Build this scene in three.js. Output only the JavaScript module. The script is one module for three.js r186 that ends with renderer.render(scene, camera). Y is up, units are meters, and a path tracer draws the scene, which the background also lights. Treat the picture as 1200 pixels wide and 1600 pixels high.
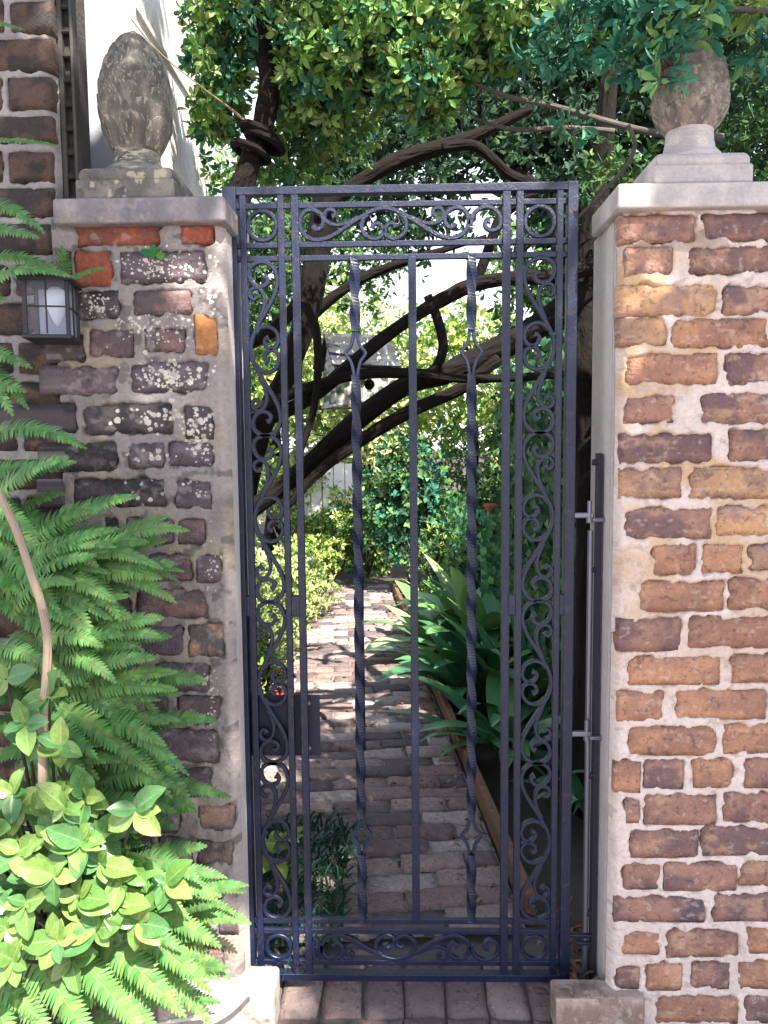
import * as THREE from 'three';
import { RoundedBoxGeometry } from 'three/addons/geometries/RoundedBoxGeometry.js';
import { mergeGeometries } from 'three/addons/utils/BufferGeometryUtils.js';

// ---------------------------------------------------------------- camera, sky, sun, exposure
const scene = new THREE.Scene();
const camera = new THREE.PerspectiveCamera(67.38, 768 / 1024, 0.05, 600);
const R = Math.PI / 180, EYE = 1.5, CZ = 1.861;
camera.position.set(0, EYE, CZ);
camera.rotation.set(-4.954 * R, 1.3175 * R, -0.558 * R, 'YXZ');
camera.updateMatrixWorld(true);
const renderer = new THREE.WebGLRenderer({ antialias: true });
renderer.setSize(768, 1024);
renderer.toneMapping = THREE.LinearToneMapping;
renderer.toneMappingExposure = 3.4;
renderer.shadowMap.enabled = true;
const SUN = new THREE.Vector3(0.31, 0.78, 0.58).normalize();
{ // clear summer sky, milky towards the horizon
  const w = 64, h = 128, d = new Float32Array(w * h * 4);
  for (let j = 0; j < h; j++) { const e = Math.max(0, Math.sin(((j + 0.5) / h - 0.5) * Math.PI)), t = Math.pow(e, 0.55), hz = [1.12, 1.11, 1.1], ze = [0.14, 0.22, 0.4]; for (let i = 0; i < w; i++) { const k = (j * w + i) * 4; for (let q = 0; q < 3; q++) d[k + q] = hz[q] + (ze[q] - hz[q]) * t; d[k + 3] = 1; } }
  const t = new THREE.DataTexture(d, w, h, THREE.RGBAFormat, THREE.FloatType); t.mapping = THREE.EquirectangularReflectionMapping; t.magFilter = THREE.LinearFilter; t.needsUpdate = true; scene.background = scene.environment = t; }
const sun = new THREE.DirectionalLight(new THREE.Color(1, 0.93, 0.82), 5);
sun.name = 'sun';
sun.position.copy(SUN).multiplyScalar(20); sun.castShadow = true;
sun.shadow.camera.left = sun.shadow.camera.bottom = -9; sun.shadow.camera.right = sun.shadow.camera.top = 9;
sun.shadow.mapSize.set(4096, 4096);
scene.add(sun);

// ---------------------------------------------------------------- small tools
function rngOf(seed) { let a = seed >>> 0; return () => { a = (a + 0x6D2B79F5) >>> 0; let t = a; t = Math.imul(t ^ (t >>> 15), t | 1); t ^= t + Math.imul(t ^ (t >>> 7), t | 61); return ((t ^ (t >>> 14)) >>> 0) / 4294967296; }; }
const rnd = rngOf(77);
const rr = (a, b, r = rnd) => a + (b - a) * r();
const TAB = new Float32Array(65536); { const r = rngOf(5); for (let i = 0; i < 65536; i++) TAB[i] = r(); }
const hsh = (x, y) => TAB[((x & 255) << 8) | (y & 255)];
function vn(x, y) { const i = Math.floor(x), j = Math.floor(y); let f = x - i, g = y - j; f = f * f * (3 - 2 * f); g = g * g * (3 - 2 * g); const a = hsh(i, j), b = hsh(i + 1, j), c = hsh(i, j + 1), d = hsh(i + 1, j + 1); return a + (b - a) * f + (c - a) * g + (a - b - c + d) * f * g; }
function fbm(x, y, o = 4) { let s = 0, a = 0.5, n = 0; for (let k = 0; k < o; k++) { s += a * vn(x, y); n += a; a *= 0.5; x = x * 2.03 + 17.1; y = y * 2.03 + 9.7; } return s / n; }
const clamp = (v, a = 0, b = 1) => v < a ? a : v > b ? b : v;
const sst = (a, b, v) => { v = clamp((v - a) / (b - a)); return v * v * (3 - 2 * v); };
const mix = (a, b, t) => a + (b - a) * t;
const mix3 = (a, b, t) => [mix(a[0], b[0], t), mix(a[1], b[1], t), mix(a[2], b[2], t)];
const V = (x, y, z) => new THREE.Vector3(x, y, z);
// a pixel of the 1200 x 1600 photograph as a ray, met with a plane of the place
function ray(px, py) { return V((px - 600) / 1200, -(py - 800) / 1200, -1).applyQuaternion(camera.quaternion); }
function P(px, py, z) { const d = ray(px, py), t = (z - CZ) / d.z; return V(d.x * t, EYE + d.y * t, z); }
function G0(px, py, y = 0) { const d = ray(px, py), t = (y - EYE) / d.y; return V(d.x * t, y, CZ + d.z * t); }

const used = {};
function numbered(n) { if (!(n in used)) { used[n] = 0; return n; } used[n]++; return n + '_' + String(used[n]).padStart(3, '0'); }
function tag(o, label, category, group) { o.userData.label = label; o.userData.category = category; if (group) o.userData.group = group; return o; }
function thing(name, label, category, pos = V(0, 0, 0), group) { const o = new THREE.Group(); o.name = numbered(name); o.position.copy(pos); scene.add(o); return tag(o, label, category, group); }
function part(name, geo, mat, parent, label) { const m = new THREE.Mesh(geo, mat); m.name = name; m.castShadow = m.receiveShadow = true; parent.add(m); if (label) m.userData.label = label; return m; }
function solo(name, geo, mat, label, category, group) { const m = part(numbered(name), geo, mat, scene); return tag(m, label, category, group); }
function struct(name, geo, mat) { const m = part(numbered(name), geo, mat, scene); m.userData.kind = 'structure'; return m; }
function box(w, h, d, x = 0, y = 0, z = 0, r = 0.003, seg = 2) { const g = new RoundedBoxGeometry(w, h, d, seg, Math.min(r, w / 2.01, h / 2.01, d / 2.01)); g.translate(x, y, z); return muv(g, 2); }
function muv(g, k) { const p = g.attributes.position, n = g.attributes.normal, u = g.attributes.uv; for (let i = 0; i < p.count; i++) { const a = Math.abs(n.getX(i)), b = Math.abs(n.getY(i)), c = Math.abs(n.getZ(i)), X = p.getX(i), Y = p.getY(i), Z = p.getZ(i); if (c >= a && c >= b) u.setXY(i, X * k, Y * k); else if (a >= b) u.setXY(i, Z * k + 0.37, Y * k); else u.setXY(i, X * k, Z * k + 0.21); } return g; }
const merge = (list) => mergeGeometries(list.map(g => { const q = g.index ? g.toNonIndexed() : g; for (const k of Object.keys(q.attributes)) if (!['position', 'normal', 'uv'].includes(k)) q.deleteAttribute(k); return q; }));

class MB { // collects triangles
  constructor() { this.p = []; this.u = []; this.c = []; this.i = []; }
  v(x, y, z, u = 0, w = 0, c) { this.p.push(x, y, z); this.u.push(u, w); if (c) this.c.push(c[0], c[1], c[2]); return this.p.length / 3 - 1; }
  t(a, b, c) { this.i.push(a, b, c); }
  q(a, b, c, d) { this.i.push(a, b, c, a, c, d); }
  geo() { const g = new THREE.BufferGeometry(); g.setAttribute('position', new THREE.Float32BufferAttribute(this.p, 3)); g.setAttribute('uv', new THREE.Float32BufferAttribute(this.u, 2)); if (this.c.length) g.setAttribute('color', new THREE.Float32BufferAttribute(this.c, 3)); g.setIndex(this.i); g.computeVertexNormals(); return g; }
}
// a tapered tube through points; radii per point, wobble for bark
function limb(pts, radii, seg = 40, sides = 10, wob = 0.12, flat = 1) {
  const cv = new THREE.CatmullRomCurve3(pts, false, 'centripetal'), m = new MB(), n = pts.length - 1;
  const fr = cv.computeFrenetFrames(seg); let len = cv.getLength();
  for (let k = 0; k <= seg; k++) {
    const t = k / seg, c = cv.getPoint(t), f = t * n, i = Math.min(n - 1, Math.floor(f)), r = mix(radii[i], radii[i + 1], f - i);
    for (let s = 0; s <= sides; s++) {
      const a = s / sides * Math.PI * 2, w = 1 + wob * (fbm(Math.cos(a) * 2.2 + 9 + t * len * 5, Math.sin(a) * 2.2 + 20 + t * len * 3, 3) - 0.5) * 2;
      const nx = Math.cos(a) * r * w, ny = Math.sin(a) * r * w * flat, N = fr.normals[k], B = fr.binormals[k];
      m.v(c.x + N.x * nx + B.x * ny, c.y + N.y * nx + B.y * ny, c.z + N.z * nx + B.z * ny, s / sides * 2 * Math.PI * 0.05, t * len);
    }
  }
  for (let k = 0; k < seg; k++) for (let s = 0; s < sides; s++) { const a = k * (sides + 1) + s; m.q(a, a + 1, a + sides + 2, a + sides + 1); }
  for (const k of [0, seg]) { const c = cv.getPoint(k / seg), o = m.v(c.x, c.y, c.z); for (let s = 0; s < sides; s++) { const a = k * (sides + 1) + s; k ? m.t(a, a + 1, o) : m.t(a + 1, a, o); } }
  return m.geo();
}
// ---------------------------------------------------------------- textures (colour and grain only)
const enc = (v) => 255 * (v <= 0.0031308 ? 12.92 * v : 1.055 * Math.pow(v, 1 / 2.4) - 0.055);
function tex(w, h, fn, srgb = true, repeat = true) {
  const d = new Uint8Array(w * h * 4);
  for (let j = 0; j < h; j++) for (let i = 0; i < w; i++) { const c = fn(i / w, j / h), k = (j * w + i) * 4; for (let q = 0; q < 3; q++) { const v = clamp(c[q]); d[k + q] = srgb ? enc(v) : v * 255; } d[k + 3] = 255; }
  const t = new THREE.DataTexture(d, w, h, THREE.RGBAFormat); if (srgb) t.colorSpace = THREE.SRGBColorSpace;
  t.magFilter = THREE.LinearFilter; t.minFilter = THREE.LinearMipmapLinearFilter; t.generateMipmaps = true;
  if (repeat) t.wrapS = t.wrapT = THREE.RepeatWrapping; t.needsUpdate = true; return t;
}
function tileFbm(u, v, f, o = 4) { // seamless by blending the shifted copies
  const a = fbm(u * f, v * f, o), b = fbm((u - 1) * f, v * f, o), c = fbm(u * f, (v - 1) * f, o), d = fbm((u - 1) * f, (v - 1) * f, o);
  return mix(mix(a, b, u), mix(c, d, u), v);
}
const grain = tex(512, 512, (u, v) => { const n = 0.6 * tileFbm(u, v, 70, 3) + 0.4 * tileFbm(u, v, 18, 3); return [n, n, n]; }, false);
const grainX = (x, y) => { const t = grain.clone(); t.repeat.set(x, y); t.needsUpdate = true; return t; };
const std = (c, rough = 0.9, o = {}) => new THREE.MeshStandardMaterial({ color: new THREE.Color().setRGB(...c), roughness: rough, ...o });

const ironMap = tex(512, 512, (u, v) => { const n = tileFbm(u, v, 60, 4), r = sst(0.56, 0.72, tileFbm(u + 0.31, v, 22, 5)); return mix3(mix3([0.002, 0.0045, 0.017], [0.007, 0.0145, 0.055], n), [0.06, 0.04, 0.036], r * 0.4); });
const M = {};
M.iron = new THREE.MeshStandardMaterial({ map: ironMap, bumpMap: grain, bumpScale: 0.0016, roughness: 0.42, metalness: 0.0 });
M.ironDark = new THREE.MeshStandardMaterial({ color: new THREE.Color().setRGB(0.016, 0.014, 0.032), bumpMap: grain, bumpScale: 0.001, roughness: 0.75, metalness: 0.0 });
M.steel = std([0.2, 0.2, 0.25], 0.38, { metalness: 0.7, bumpMap: grain, bumpScale: 0.0006 });
const stoneMap = (a, b, lich, seed) => tex(512, 512, (u, v) => { const n = tileFbm(u + seed, v, 9, 5), s = tileFbm(u, v + seed, 90, 2); let c = mix3(a, b, sst(0.3, 0.7, n)); c = mix3(c, [0.05, 0.055, 0.05], sst(0.56, 0.74, tileFbm(u + 0.4, v + seed, 16, 4)) * lich); c = mix3(c, [0.58, 0.5, 0.36], sst(0.62, 0.72, tileFbm(u, v + 0.4 + seed, 26, 3)) * lich * 0.7); return c.map(q => q * (0.8 + 0.4 * s)); });
M.capLeft = new THREE.MeshStandardMaterial({ map: stoneMap([0.17, 0.155, 0.17], [0.3, 0.255, 0.25], 0.25, 0.1), bumpMap: grain, bumpScale: 0.003, roughness: 0.95 });
M.capRight = new THREE.MeshStandardMaterial({ map: stoneMap([0.42, 0.38, 0.38], [0.56, 0.5, 0.48], 0.12, 0.3), bumpMap: grain, bumpScale: 0.003, roughness: 0.95 });
M.coneLeft = new THREE.MeshStandardMaterial({ map: stoneMap([0.085, 0.08, 0.07], [0.19, 0.17, 0.145], 0.5, 0.5), bumpMap: grain, bumpScale: 0.004, roughness: 0.95 });
M.plinthLeft = new THREE.MeshStandardMaterial({ map: stoneMap([0.12, 0.112, 0.1], [0.23, 0.205, 0.175], 0.7, 0.6), bumpMap: grain, bumpScale: 0.004, roughness: 0.95 });
M.coneRight = new THREE.MeshStandardMaterial({ map: stoneMap([0.15, 0.13, 0.115], [0.28, 0.235, 0.2], 0.5, 0.7), bumpMap: grain, bumpScale: 0.004, roughness: 0.95 });
M.capLeft2 = new THREE.MeshStandardMaterial({ map: stoneMap([0.3, 0.27, 0.25], [0.46, 0.42, 0.38], 0.9, 0.2), bumpMap: grain, bumpScale: 0.004, roughness: 0.95 });
M.stucco = new THREE.MeshStandardMaterial({ map: tex(512, 512, (u, v) => { const n = tileFbm(u, v, 8, 5), s = tileFbm(u * 1, v, 50, 3); return mix3([0.4, 0.38, 0.38], [0.58, 0.53, 0.5], n).map(q => q * (0.85 + 0.3 * s)); }), bumpMap: grain, bumpScale: 0.004, roughness: 0.95 });
M.housePale = new THREE.MeshStandardMaterial({ map: tex(512, 512, (u, v) => { const n = tileFbm(u, v, 6, 5), s = sst(0.55, 0.75, tileFbm(u + 0.2, v, 24, 3)); return mix3(mix3([0.72, 0.66, 0.63], [0.84, 0.79, 0.76], n), [0.6, 0.42, 0.36], s * 0.4); }), bumpMap: grain, bumpScale: 0.004, roughness: 0.9 });
const barkMap = tex(256, 512, (u, v) => { const n = tileFbm(u * 1, v * 1, 18, 5), s = fbm(u * 22 + 3, v * 7, 4); return mix3([0.006, 0.005, 0.005], [0.024, 0.019, 0.0165], clamp(0.55 * n + 0.6 * s - 0.15)); });
const barkBump = tex(256, 512, (u, v) => { const n = fbm(u * 22 + 3, v * 7, 4); return [n, n, n]; }, false);
M.bark = new THREE.MeshPhysicalMaterial({ specularIntensity: 0.25, map: barkMap, bumpMap: barkBump, bumpScale: 0.012, roughness: 0.95 }); barkMap.repeat.set(3, 2.5); barkBump.repeat.set(3, 2.5);
M.barkPale = std([0.36, 0.27, 0.2], 0.85, { bumpMap: barkBump, bumpScale: 0.004 });
M.branchGrey = std([0.1, 0.085, 0.075], 0.9, { bumpMap: barkBump, bumpScale: 0.004 });
M.twig = std([0.05, 0.04, 0.032], 0.95);
M.soil = new THREE.MeshStandardMaterial({ map: tex(512, 512, (u, v) => { const n = tileFbm(u, v, 40, 4); return mix3([0.022, 0.017, 0.013], [0.09, 0.07, 0.05], n); }), bumpMap: grain, bumpScale: 0.02, roughness: 1 });
M.soil.map.repeat.set(150, 150); 
const leafMat = (rough = 0.6, trans = 0.3) => new THREE.MeshPhysicalMaterial({ vertexColors: true, roughness: rough, specularIntensity: 0.45, transmission: trans, thickness: 0, side: THREE.DoubleSide, ior: 1.4 });
M.leaves = leafMat(0.62, 0.25);
M.ferns = leafMat(0.7, 0.3);

// ---------------------------------------------------------------- brickwork
const toM = (b, z) => { const a = P(b[0], b[2], z), c = P(b[1], b[3], z); return { x0: a.x, x1: c.x, y0: c.y, y1: a.y, k: b[4] || 0 }; };
function bricksDist(bricks, x, y, wob) { // distance to the nearest brick outline, negative inside
  let best = 1, bi = -1;
  for (let i = 0; i < bricks.length; i++) { const b = bricks[i]; if (y > b.y1 + 0.05 || y < b.y0 - 0.05 || x > b.x1 + 0.05 || x < b.x0 - 0.05) continue; const r = 0.012, dx = Math.max(b.x0 + r - x, x - b.x1 + r), dy = Math.max(b.y0 + r - y, y - b.y1 + r); const d = Math.hypot(Math.max(dx, 0), Math.max(dy, 0)) + Math.min(Math.max(dx, dy), 0) - r; if (d < best) { best = d; bi = i; } }
  return [best + wob * (fbm(x * 38 + 3, y * 38, 4) - 0.5), bi];
}
// one face of brickwork: bricks as meshes, and a mortar sheet that laps over their edges
function brickFace(parent, base, bricks, x0, x1, y0, y1, o) {
  const W = x1 - x0, H = y1 - y0, uv = (x, y) => [(x - x0) / W, (y - y0) / H];
  const near = (x, y) => bricksDist(bricks, x, y, 0)[1];
  const tw = o.tw || 768, th = Math.min(2048, Math.round(tw * H / W));
  const bmap = tex(tw, th, (u, v) => o.brick(x0 + u * W, y0 + v * H, bricks[near(x0 + u * W, y0 + v * H)]), true, false);
  const mmap = tex(tw, th, (u, v) => o.mortar(x0 + u * W, y0 + v * H), true, false);
  const bg = grainX(W / 0.25, H / 0.25);
  const bm = new THREE.MeshStandardMaterial({ map: bmap, bumpMap: bg, bumpScale: 0.006, roughness: 0.93 });
  const mm = new THREE.MeshStandardMaterial({ map: mmap, bumpMap: bg, bumpScale: 0.004, roughness: 0.97 });
  const n = 0.004, nx = Math.ceil(W / n), ny = Math.ceil(H / n), m = new MB();
  for (let j = 0; j <= ny; j++) for (let i = 0; i <= nx; i++) {
    const x = x0 + W * i / nx, y = y0 + H * j / ny, [d] = bricksDist(bricks, x, y, o.wob || 0.02);
    let z = (o.joint || 0) + 0.009 * (fbm(x * 16, y * 16 + 40, 4) - 0.5) + 0.004 * (fbm(x * 90, y * 90 + 40, 3) - 0.5) + (o.smear ? o.smear(x, y) : 0) - 0.02 * sst(0.003, -0.010, d);
    if (o.round) { const e = Math.min(o.round[0] ? x - x0 : 1, o.round[1] ? x1 - x : 1); z -= 0.03 * Math.pow(1 - clamp(e / 0.022), 2.2); }
    const [a, b] = uv(x, y); m.v(x - base.x, y - base.y, z + o.z - base.z, a, b);
  }
  for (let j = 0; j < ny; j++) for (let i = 0; i < nx; i++) { const a = j * (nx + 1) + i; m.q(a, a + 1, a + nx + 2, a + nx + 1); }
  part('mortar', m.geo(), mm, parent);
  for (const b of bricks) {
    const g = new MB(), cx = 10, cy = 4, D = 0.035, ph = rr(0, 90), tx = rr(-0.006, 0.006), dz = rr(-0.001, 0.0025);
    const idx = [];
    for (let j = -1; j <= cy + 1; j++) for (let i = -1; i <= cx + 1; i++) {
      const bi = clamp(i, 0, cx), bj = clamp(j, 0, cy), edge = (i < 0 || i > cx || j < 0 || j > cy);
      let u = bi / cx, v = bj / cy, x = mix(b.x0, b.x1, u), y = mix(b.y0, b.y1, v);
      const ex = Math.min(u, 1 - u) * (b.x1 - b.x0), ey = Math.min(v, 1 - v) * (b.y1 - b.y0), e = Math.min(ex, ey);
      let z = o.z + dz + tx * (u - 0.5) + 0.0036 * (fbm(x * 45 + ph, y * 45, 4) - 0.5) - 0.0022 * (e < 0.004 ? 1 : 0);
      if (edge) z = o.z - D;
      if (bi === 0 || bi === cx) x += 0.004 * (fbm(y * 60, ph, 2) - 0.5); if (bj === 0 || bj === cy) y += 0.006 * (fbm(x * 40, ph + 7, 3) - 0.5);
      const [a, c] = uv(x, y); idx.push(g.v(x - base.x, y - base.y, z - base.z, a, c));
    }
    const st = cx + 3; for (let j = 0; j < cy + 2; j++) for (let i = 0; i < cx + 2; i++) { const a = j * st + i; g.q(idx[a], idx[a + 1], idx[a + st + 1], idx[a + st]); }
    part('brick', g.geo(), bm, parent);
  }
}
// --- right pier
const RIGHT = [[968, 1085, 337, 378, 1], [1098, 1215, 335, 376, 1], [1228, 1340, 335, 376, 1], [977, 1051, 387, 431, 1], [1076, 1225, 386, 426, 1], [1240, 1340, 386, 426], [966, 1118, 444, 493, 2], [1132, 1260, 448, 490, 1], [966, 1041, 497, 540, 2], [1052, 1200, 499, 543, 0], [1215, 1340, 499, 540, 1], [978, 1119, 553, 600, 0], [1137, 1270, 551, 600, 1], [976, 1055, 618, 661, 1], [1096, 1235, 614, 661, 1], [969, 1112, 677, 723, 1], [1141, 1270, 672, 720, 1], [968, 1064, 731, 778, 2], [1080, 1228, 731, 779, 2], [975, 1111, 795, 842, 1], [1121, 1260, 792, 836, 2], [1020, 1086, 850, 899, 0], [1097, 1160, 849, 896, 0], [1171, 1300, 849, 891, 1], [999, 1131, 908, 956, 0], [1141, 1280, 904, 952, 0], [964, 1064, 967, 1018, 1], [1077, 1225, 964, 1013, 0], [981, 1124, 1027, 1070, 0], [1144, 1280, 1023, 1066, 0], [964, 1036, 1081, 1127, 0], [1056, 1196, 1078, 1124, 0], [1210, 1320, 1078, 1122], [984, 1118, 1136, 1181, 0], [1131, 1270, 1132, 1178, 0], [959, 1000, 1190, 1239, 0], [1006, 1068, 1189, 1234, 1], [1083, 1146, 1186, 1231, 0], [1164, 1290, 1184, 1231, 1], [976, 999, 1248, 1287, 2], [1009, 1118, 1242, 1290, 1], [1132, 1260, 1239, 1287, 1], [986, 1091, 1298, 1341, 1], [1097, 1240, 1292, 1338, 1], [974, 1031, 1350, 1391, 1], [1039, 1151, 1348, 1393, 1], [1157, 1290, 1345, 1386, 1], [960, 1101, 1402, 1441, 3], [1116, 1250, 1397, 1441, 1], [972, 1031, 1456, 1493, 0], [1042, 1156, 1454, 1497, 1], [1167, 1290, 1451, 1492, 0], [964, 998, 1511, 1546, 1], [1011, 1066, 1506, 1548, 0], [1081, 1139, 1504, 1546, 1], [1154, 1290, 1504, 1546, 0], [1026, 1153, 1557, 1600, 0], [1163, 1280, 1557, 1600, 1], [940, 1020, 1612, 1650, 0], [1040, 1200, 1612, 1650, 1]].map(b => toM(b, 0));
for (const b of RIGHT) b.s = rnd();
const RX0 = P(963, 800, 0).x, RX1 = P(1345, 800, 0).x, RTOP = P(1000, 327, 0).y;
const rightPier = thing('brick_pier', 'sunlit orange and brown brick pier with thick pale mortar, right of the gate', 'brick pier', V((RX0 + RX1) / 2, 0, -0.12));
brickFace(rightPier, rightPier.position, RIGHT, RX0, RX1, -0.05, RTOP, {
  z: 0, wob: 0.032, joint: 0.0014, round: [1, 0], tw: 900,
  smear: (x, y) => 0.004 * sst(0.5, 0.62, fbm(x * 9 + 4, y * 9, 3)) * sst(0.6, 1.5, y) - 0.001,
  brick(x, y, b) {
    const k = b ? b.k : 0, s = b ? b.s : 0.5, n = fbm(x * 22 + s * 40, y * 30, 5), f = fbm(x * 130, y * 130, 3), h = fbm(x * 9 + s * 50, y * 14, 3);
    const A = [[0.37, 0.19, 0.115], [0.26, 0.14, 0.105], [0.39, 0.225, 0.12], [0.24, 0.13, 0.10]][k], B = [[0.26, 0.135, 0.095], [0.14, 0.083, 0.083], [0.23, 0.135, 0.11], [0.085, 0.062, 0.075]][k];
    let c = mix3(A, B, sst(0.4, 0.62, 0.6 * h + 0.4 * n)); c = mix3(c, [0.4, 0.25, 0.16], sst(0.56, 0.75, fbm(x * 17 + 5, y * 25 + s * 9, 4)) * 0.55);
    c = mix3(c, [0.07, 0.045, 0.045], sst(0.66, 0.78, fbm(x * 95 + 9, y * 95, 3)) * 0.5); c = mix3(c, [0.5, 0.4, 0.34], sst(0.64, 0.8, fbm(x * 60, y * 80 + 30, 3)) * 0.3);
    return c.map(q => 1.22 * q * (0.78 + 0.44 * f) * (0.9 + 0.2 * s));
  },
  mortar(x, y) {
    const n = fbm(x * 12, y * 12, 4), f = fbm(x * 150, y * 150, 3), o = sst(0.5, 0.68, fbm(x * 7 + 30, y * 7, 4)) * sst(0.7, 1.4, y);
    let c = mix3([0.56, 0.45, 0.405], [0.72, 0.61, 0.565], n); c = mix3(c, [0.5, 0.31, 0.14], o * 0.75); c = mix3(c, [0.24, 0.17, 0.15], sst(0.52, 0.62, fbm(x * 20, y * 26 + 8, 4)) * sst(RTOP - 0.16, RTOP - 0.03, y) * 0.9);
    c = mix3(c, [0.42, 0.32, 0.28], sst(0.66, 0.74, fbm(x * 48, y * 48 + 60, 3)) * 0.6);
    return c.map(q => q * (0.86 + 0.28 * f));
  } });
const PD = 0.235;
part('masonry_core', box(RX1 - RX0 - 0.006, RTOP + 0.05, PD - 0.03, 0, (RTOP - 0.05) / 2, -0.12 - 0.03 + 0.12 - PD / 2 + 0.0275 + 0.0675, 0.008), M.stucco, rightPier, 'grey cement faced side of the pier');
{ // projecting foot brick that carries the end of the pier
  const a = P(868, 1560, 0.03), b = P(1008, 1612, 0.03), fm = new THREE.MeshStandardMaterial({ map: stoneMap([0.25, 0.17, 0.14], [0.42, 0.32, 0.28], 0.5, 0.9), bumpMap: grain, bumpScale: 0.004, roughness: 0.95 });
  part('foot_brick', box(b.x - a.x, a.y - b.y + 0.01, 0.075, (a.x + b.x) / 2 - rightPier.position.x, (a.y + b.y) / 2 - 0.005, 0.12 + 0.03 - 0.0375, 0.008, 3), fm, rightPier, 'weathered brick sticking out at the foot of the pier');
}
{ const a = P(966, 286, 0.025), b = P(1345, 325, 0.025); const w = b.x - a.x + 0.02, h = P(966, 286, 0.025).y - P(966, 326, 0.025).y;
  part('cap_stone', box(w, h, 0.25, a.x + w / 2 - rightPier.position.x, a.y - h / 2, 0.12 + 0.025 - 0.125, 0.007, 3), M.capRight, rightPier, 'pale flat coping stone'); }
const RCAP = P(966, 286, 0.025).y;

// --- left pier
const LEFT = [[117, 249, 349, 383, 3], [281, 333, 350, 381, 3], [115, 176, 392, 450, 3], [188, 322, 394, 441, 1], [116, 186, 454, 498, 2], [207, 299, 454, 491, 0], [138, 209, 514, 559, 0], [226, 290, 514, 549, 0], [304, 341, 492, 554, 4], [70, 133, 521, 566, 2], [60, 187, 572, 616, 1], [203, 326, 567, 613, 1], [-10, 118, 632, 676, 2], [129, 269, 632, 677, 2], [288, 334, 634, 686, 2], [58, 183, 692, 736, 2], [200, 257, 692, 731, 1], [263, 336, 692, 728, 1], [56, 102, 749, 793, 1], [114, 259, 749, 792, 2], [273, 331, 750, 794, 1], [160, 186, 808, 850, 2], [196, 272, 810, 852, 1], [277, 320, 812, 850, 0], [134, 219, 867, 902, 1], [230, 299, 866, 908, 0], [306, 346, 868, 911, 1], [214, 325, 922, 967, 0], [120, 203, 922, 967, 1], [208, 286, 979, 1024, 1], [294, 351, 975, 1026, 5], [110, 196, 980, 1024, 1], [239, 326, 1036, 1080, 1], [130, 228, 1036, 1080, 1], [226, 263, 1089, 1131, 1], [277, 345, 1089, 1131, 0], [236, 342, 1140, 1192, 1], [110, 224, 1140, 1192, 1], [205, 331, 1200, 1246, 1], [189, 281, 1257, 1302, 1], [309, 366, 1258, 1299, 5], [246, 301, 1308, 1352, 1], [307, 364, 1312, 1352, 0], [110, 236, 1308, 1352, 1], [230, 350, 1366, 1404, 1], [260, 330, 1420, 1462, 0], [340, 372, 1420, 1462, 1], [240, 350, 1478, 1520, 0], [260, 370, 1536, 1580, 1]].map(b => toM(b, 0));
for (const b of LEFT) b.s = rnd();
const LX0 = P(88, 500, 0).x, LX1 = P(353, 500, 0).x, LTOP = P(200, 346, 0).y;
const leftPier = thing('brick_pier', 'shaded dark brick pier with white lichen spots, left of the gate', 'brick pier', V((LX0 + LX1) / 2, 0, -0.12));
const LICH = []; { const r = rngOf(31); // where the photograph shows white lichen
  for (const [px, py, sx, sy, n, s] of [[250, 415, 60, 25, 130, 1], [150, 478, 30, 22, 60, 1], [255, 515, 80, 30, 120, 1], [265, 590, 60, 22, 110, 1.6], [245, 655, 70, 24, 45, 2], [310, 660, 24, 26, 40, 1.5], [225, 712, 40, 12, 14, 1.8], [310, 700, 25, 24, 40, 1.5], [200, 770, 50, 22, 14, 1.5], [310, 760, 24, 20, 12, 1.3], [330, 450, 14, 60, 40, 1.3], [325, 1070, 20, 30, 30, 1], [330, 890, 14, 60, 25, 0.8], [330, 1130, 14, 40, 30, 0.8]])
    for (let i = 0; i < n; i++) { const p = P(px + (r() + r() + r() - 1.5) * sx, py + (r() + r() + r() - 1.5) * sy, 0); LICH.push([p.x, p.y, s * (0.0014 + 0.0042 * r() * r()), r()]); } }
const LGRID = {}; for (const l of LICH) { for (let i = -1; i <= 1; i++) for (let j = -1; j <= 1; j++) { const k = (Math.floor(l[0] / 0.02) + i) + '_' + (Math.floor(l[1] / 0.02) + j); (LGRID[k] = LGRID[k] || []).push(l); } }
function lichen(x, y, c) { const L = LGRID[Math.floor(x / 0.02) + '_' + Math.floor(y / 0.02)]; if (L) for (const l of L) { const d = Math.hypot(x - l[0], (y - l[1]) * 1.1) + 0.004 * (fbm(x * 300, y * 300, 2) - 0.5); if (d < l[2]) return mix3(c, [0.5 + 0.15 * l[3], 0.46 + 0.13 * l[3], 0.4 + 0.13 * l[3]], 0.65 + 0.3 * l[3]); } return c; }
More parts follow.
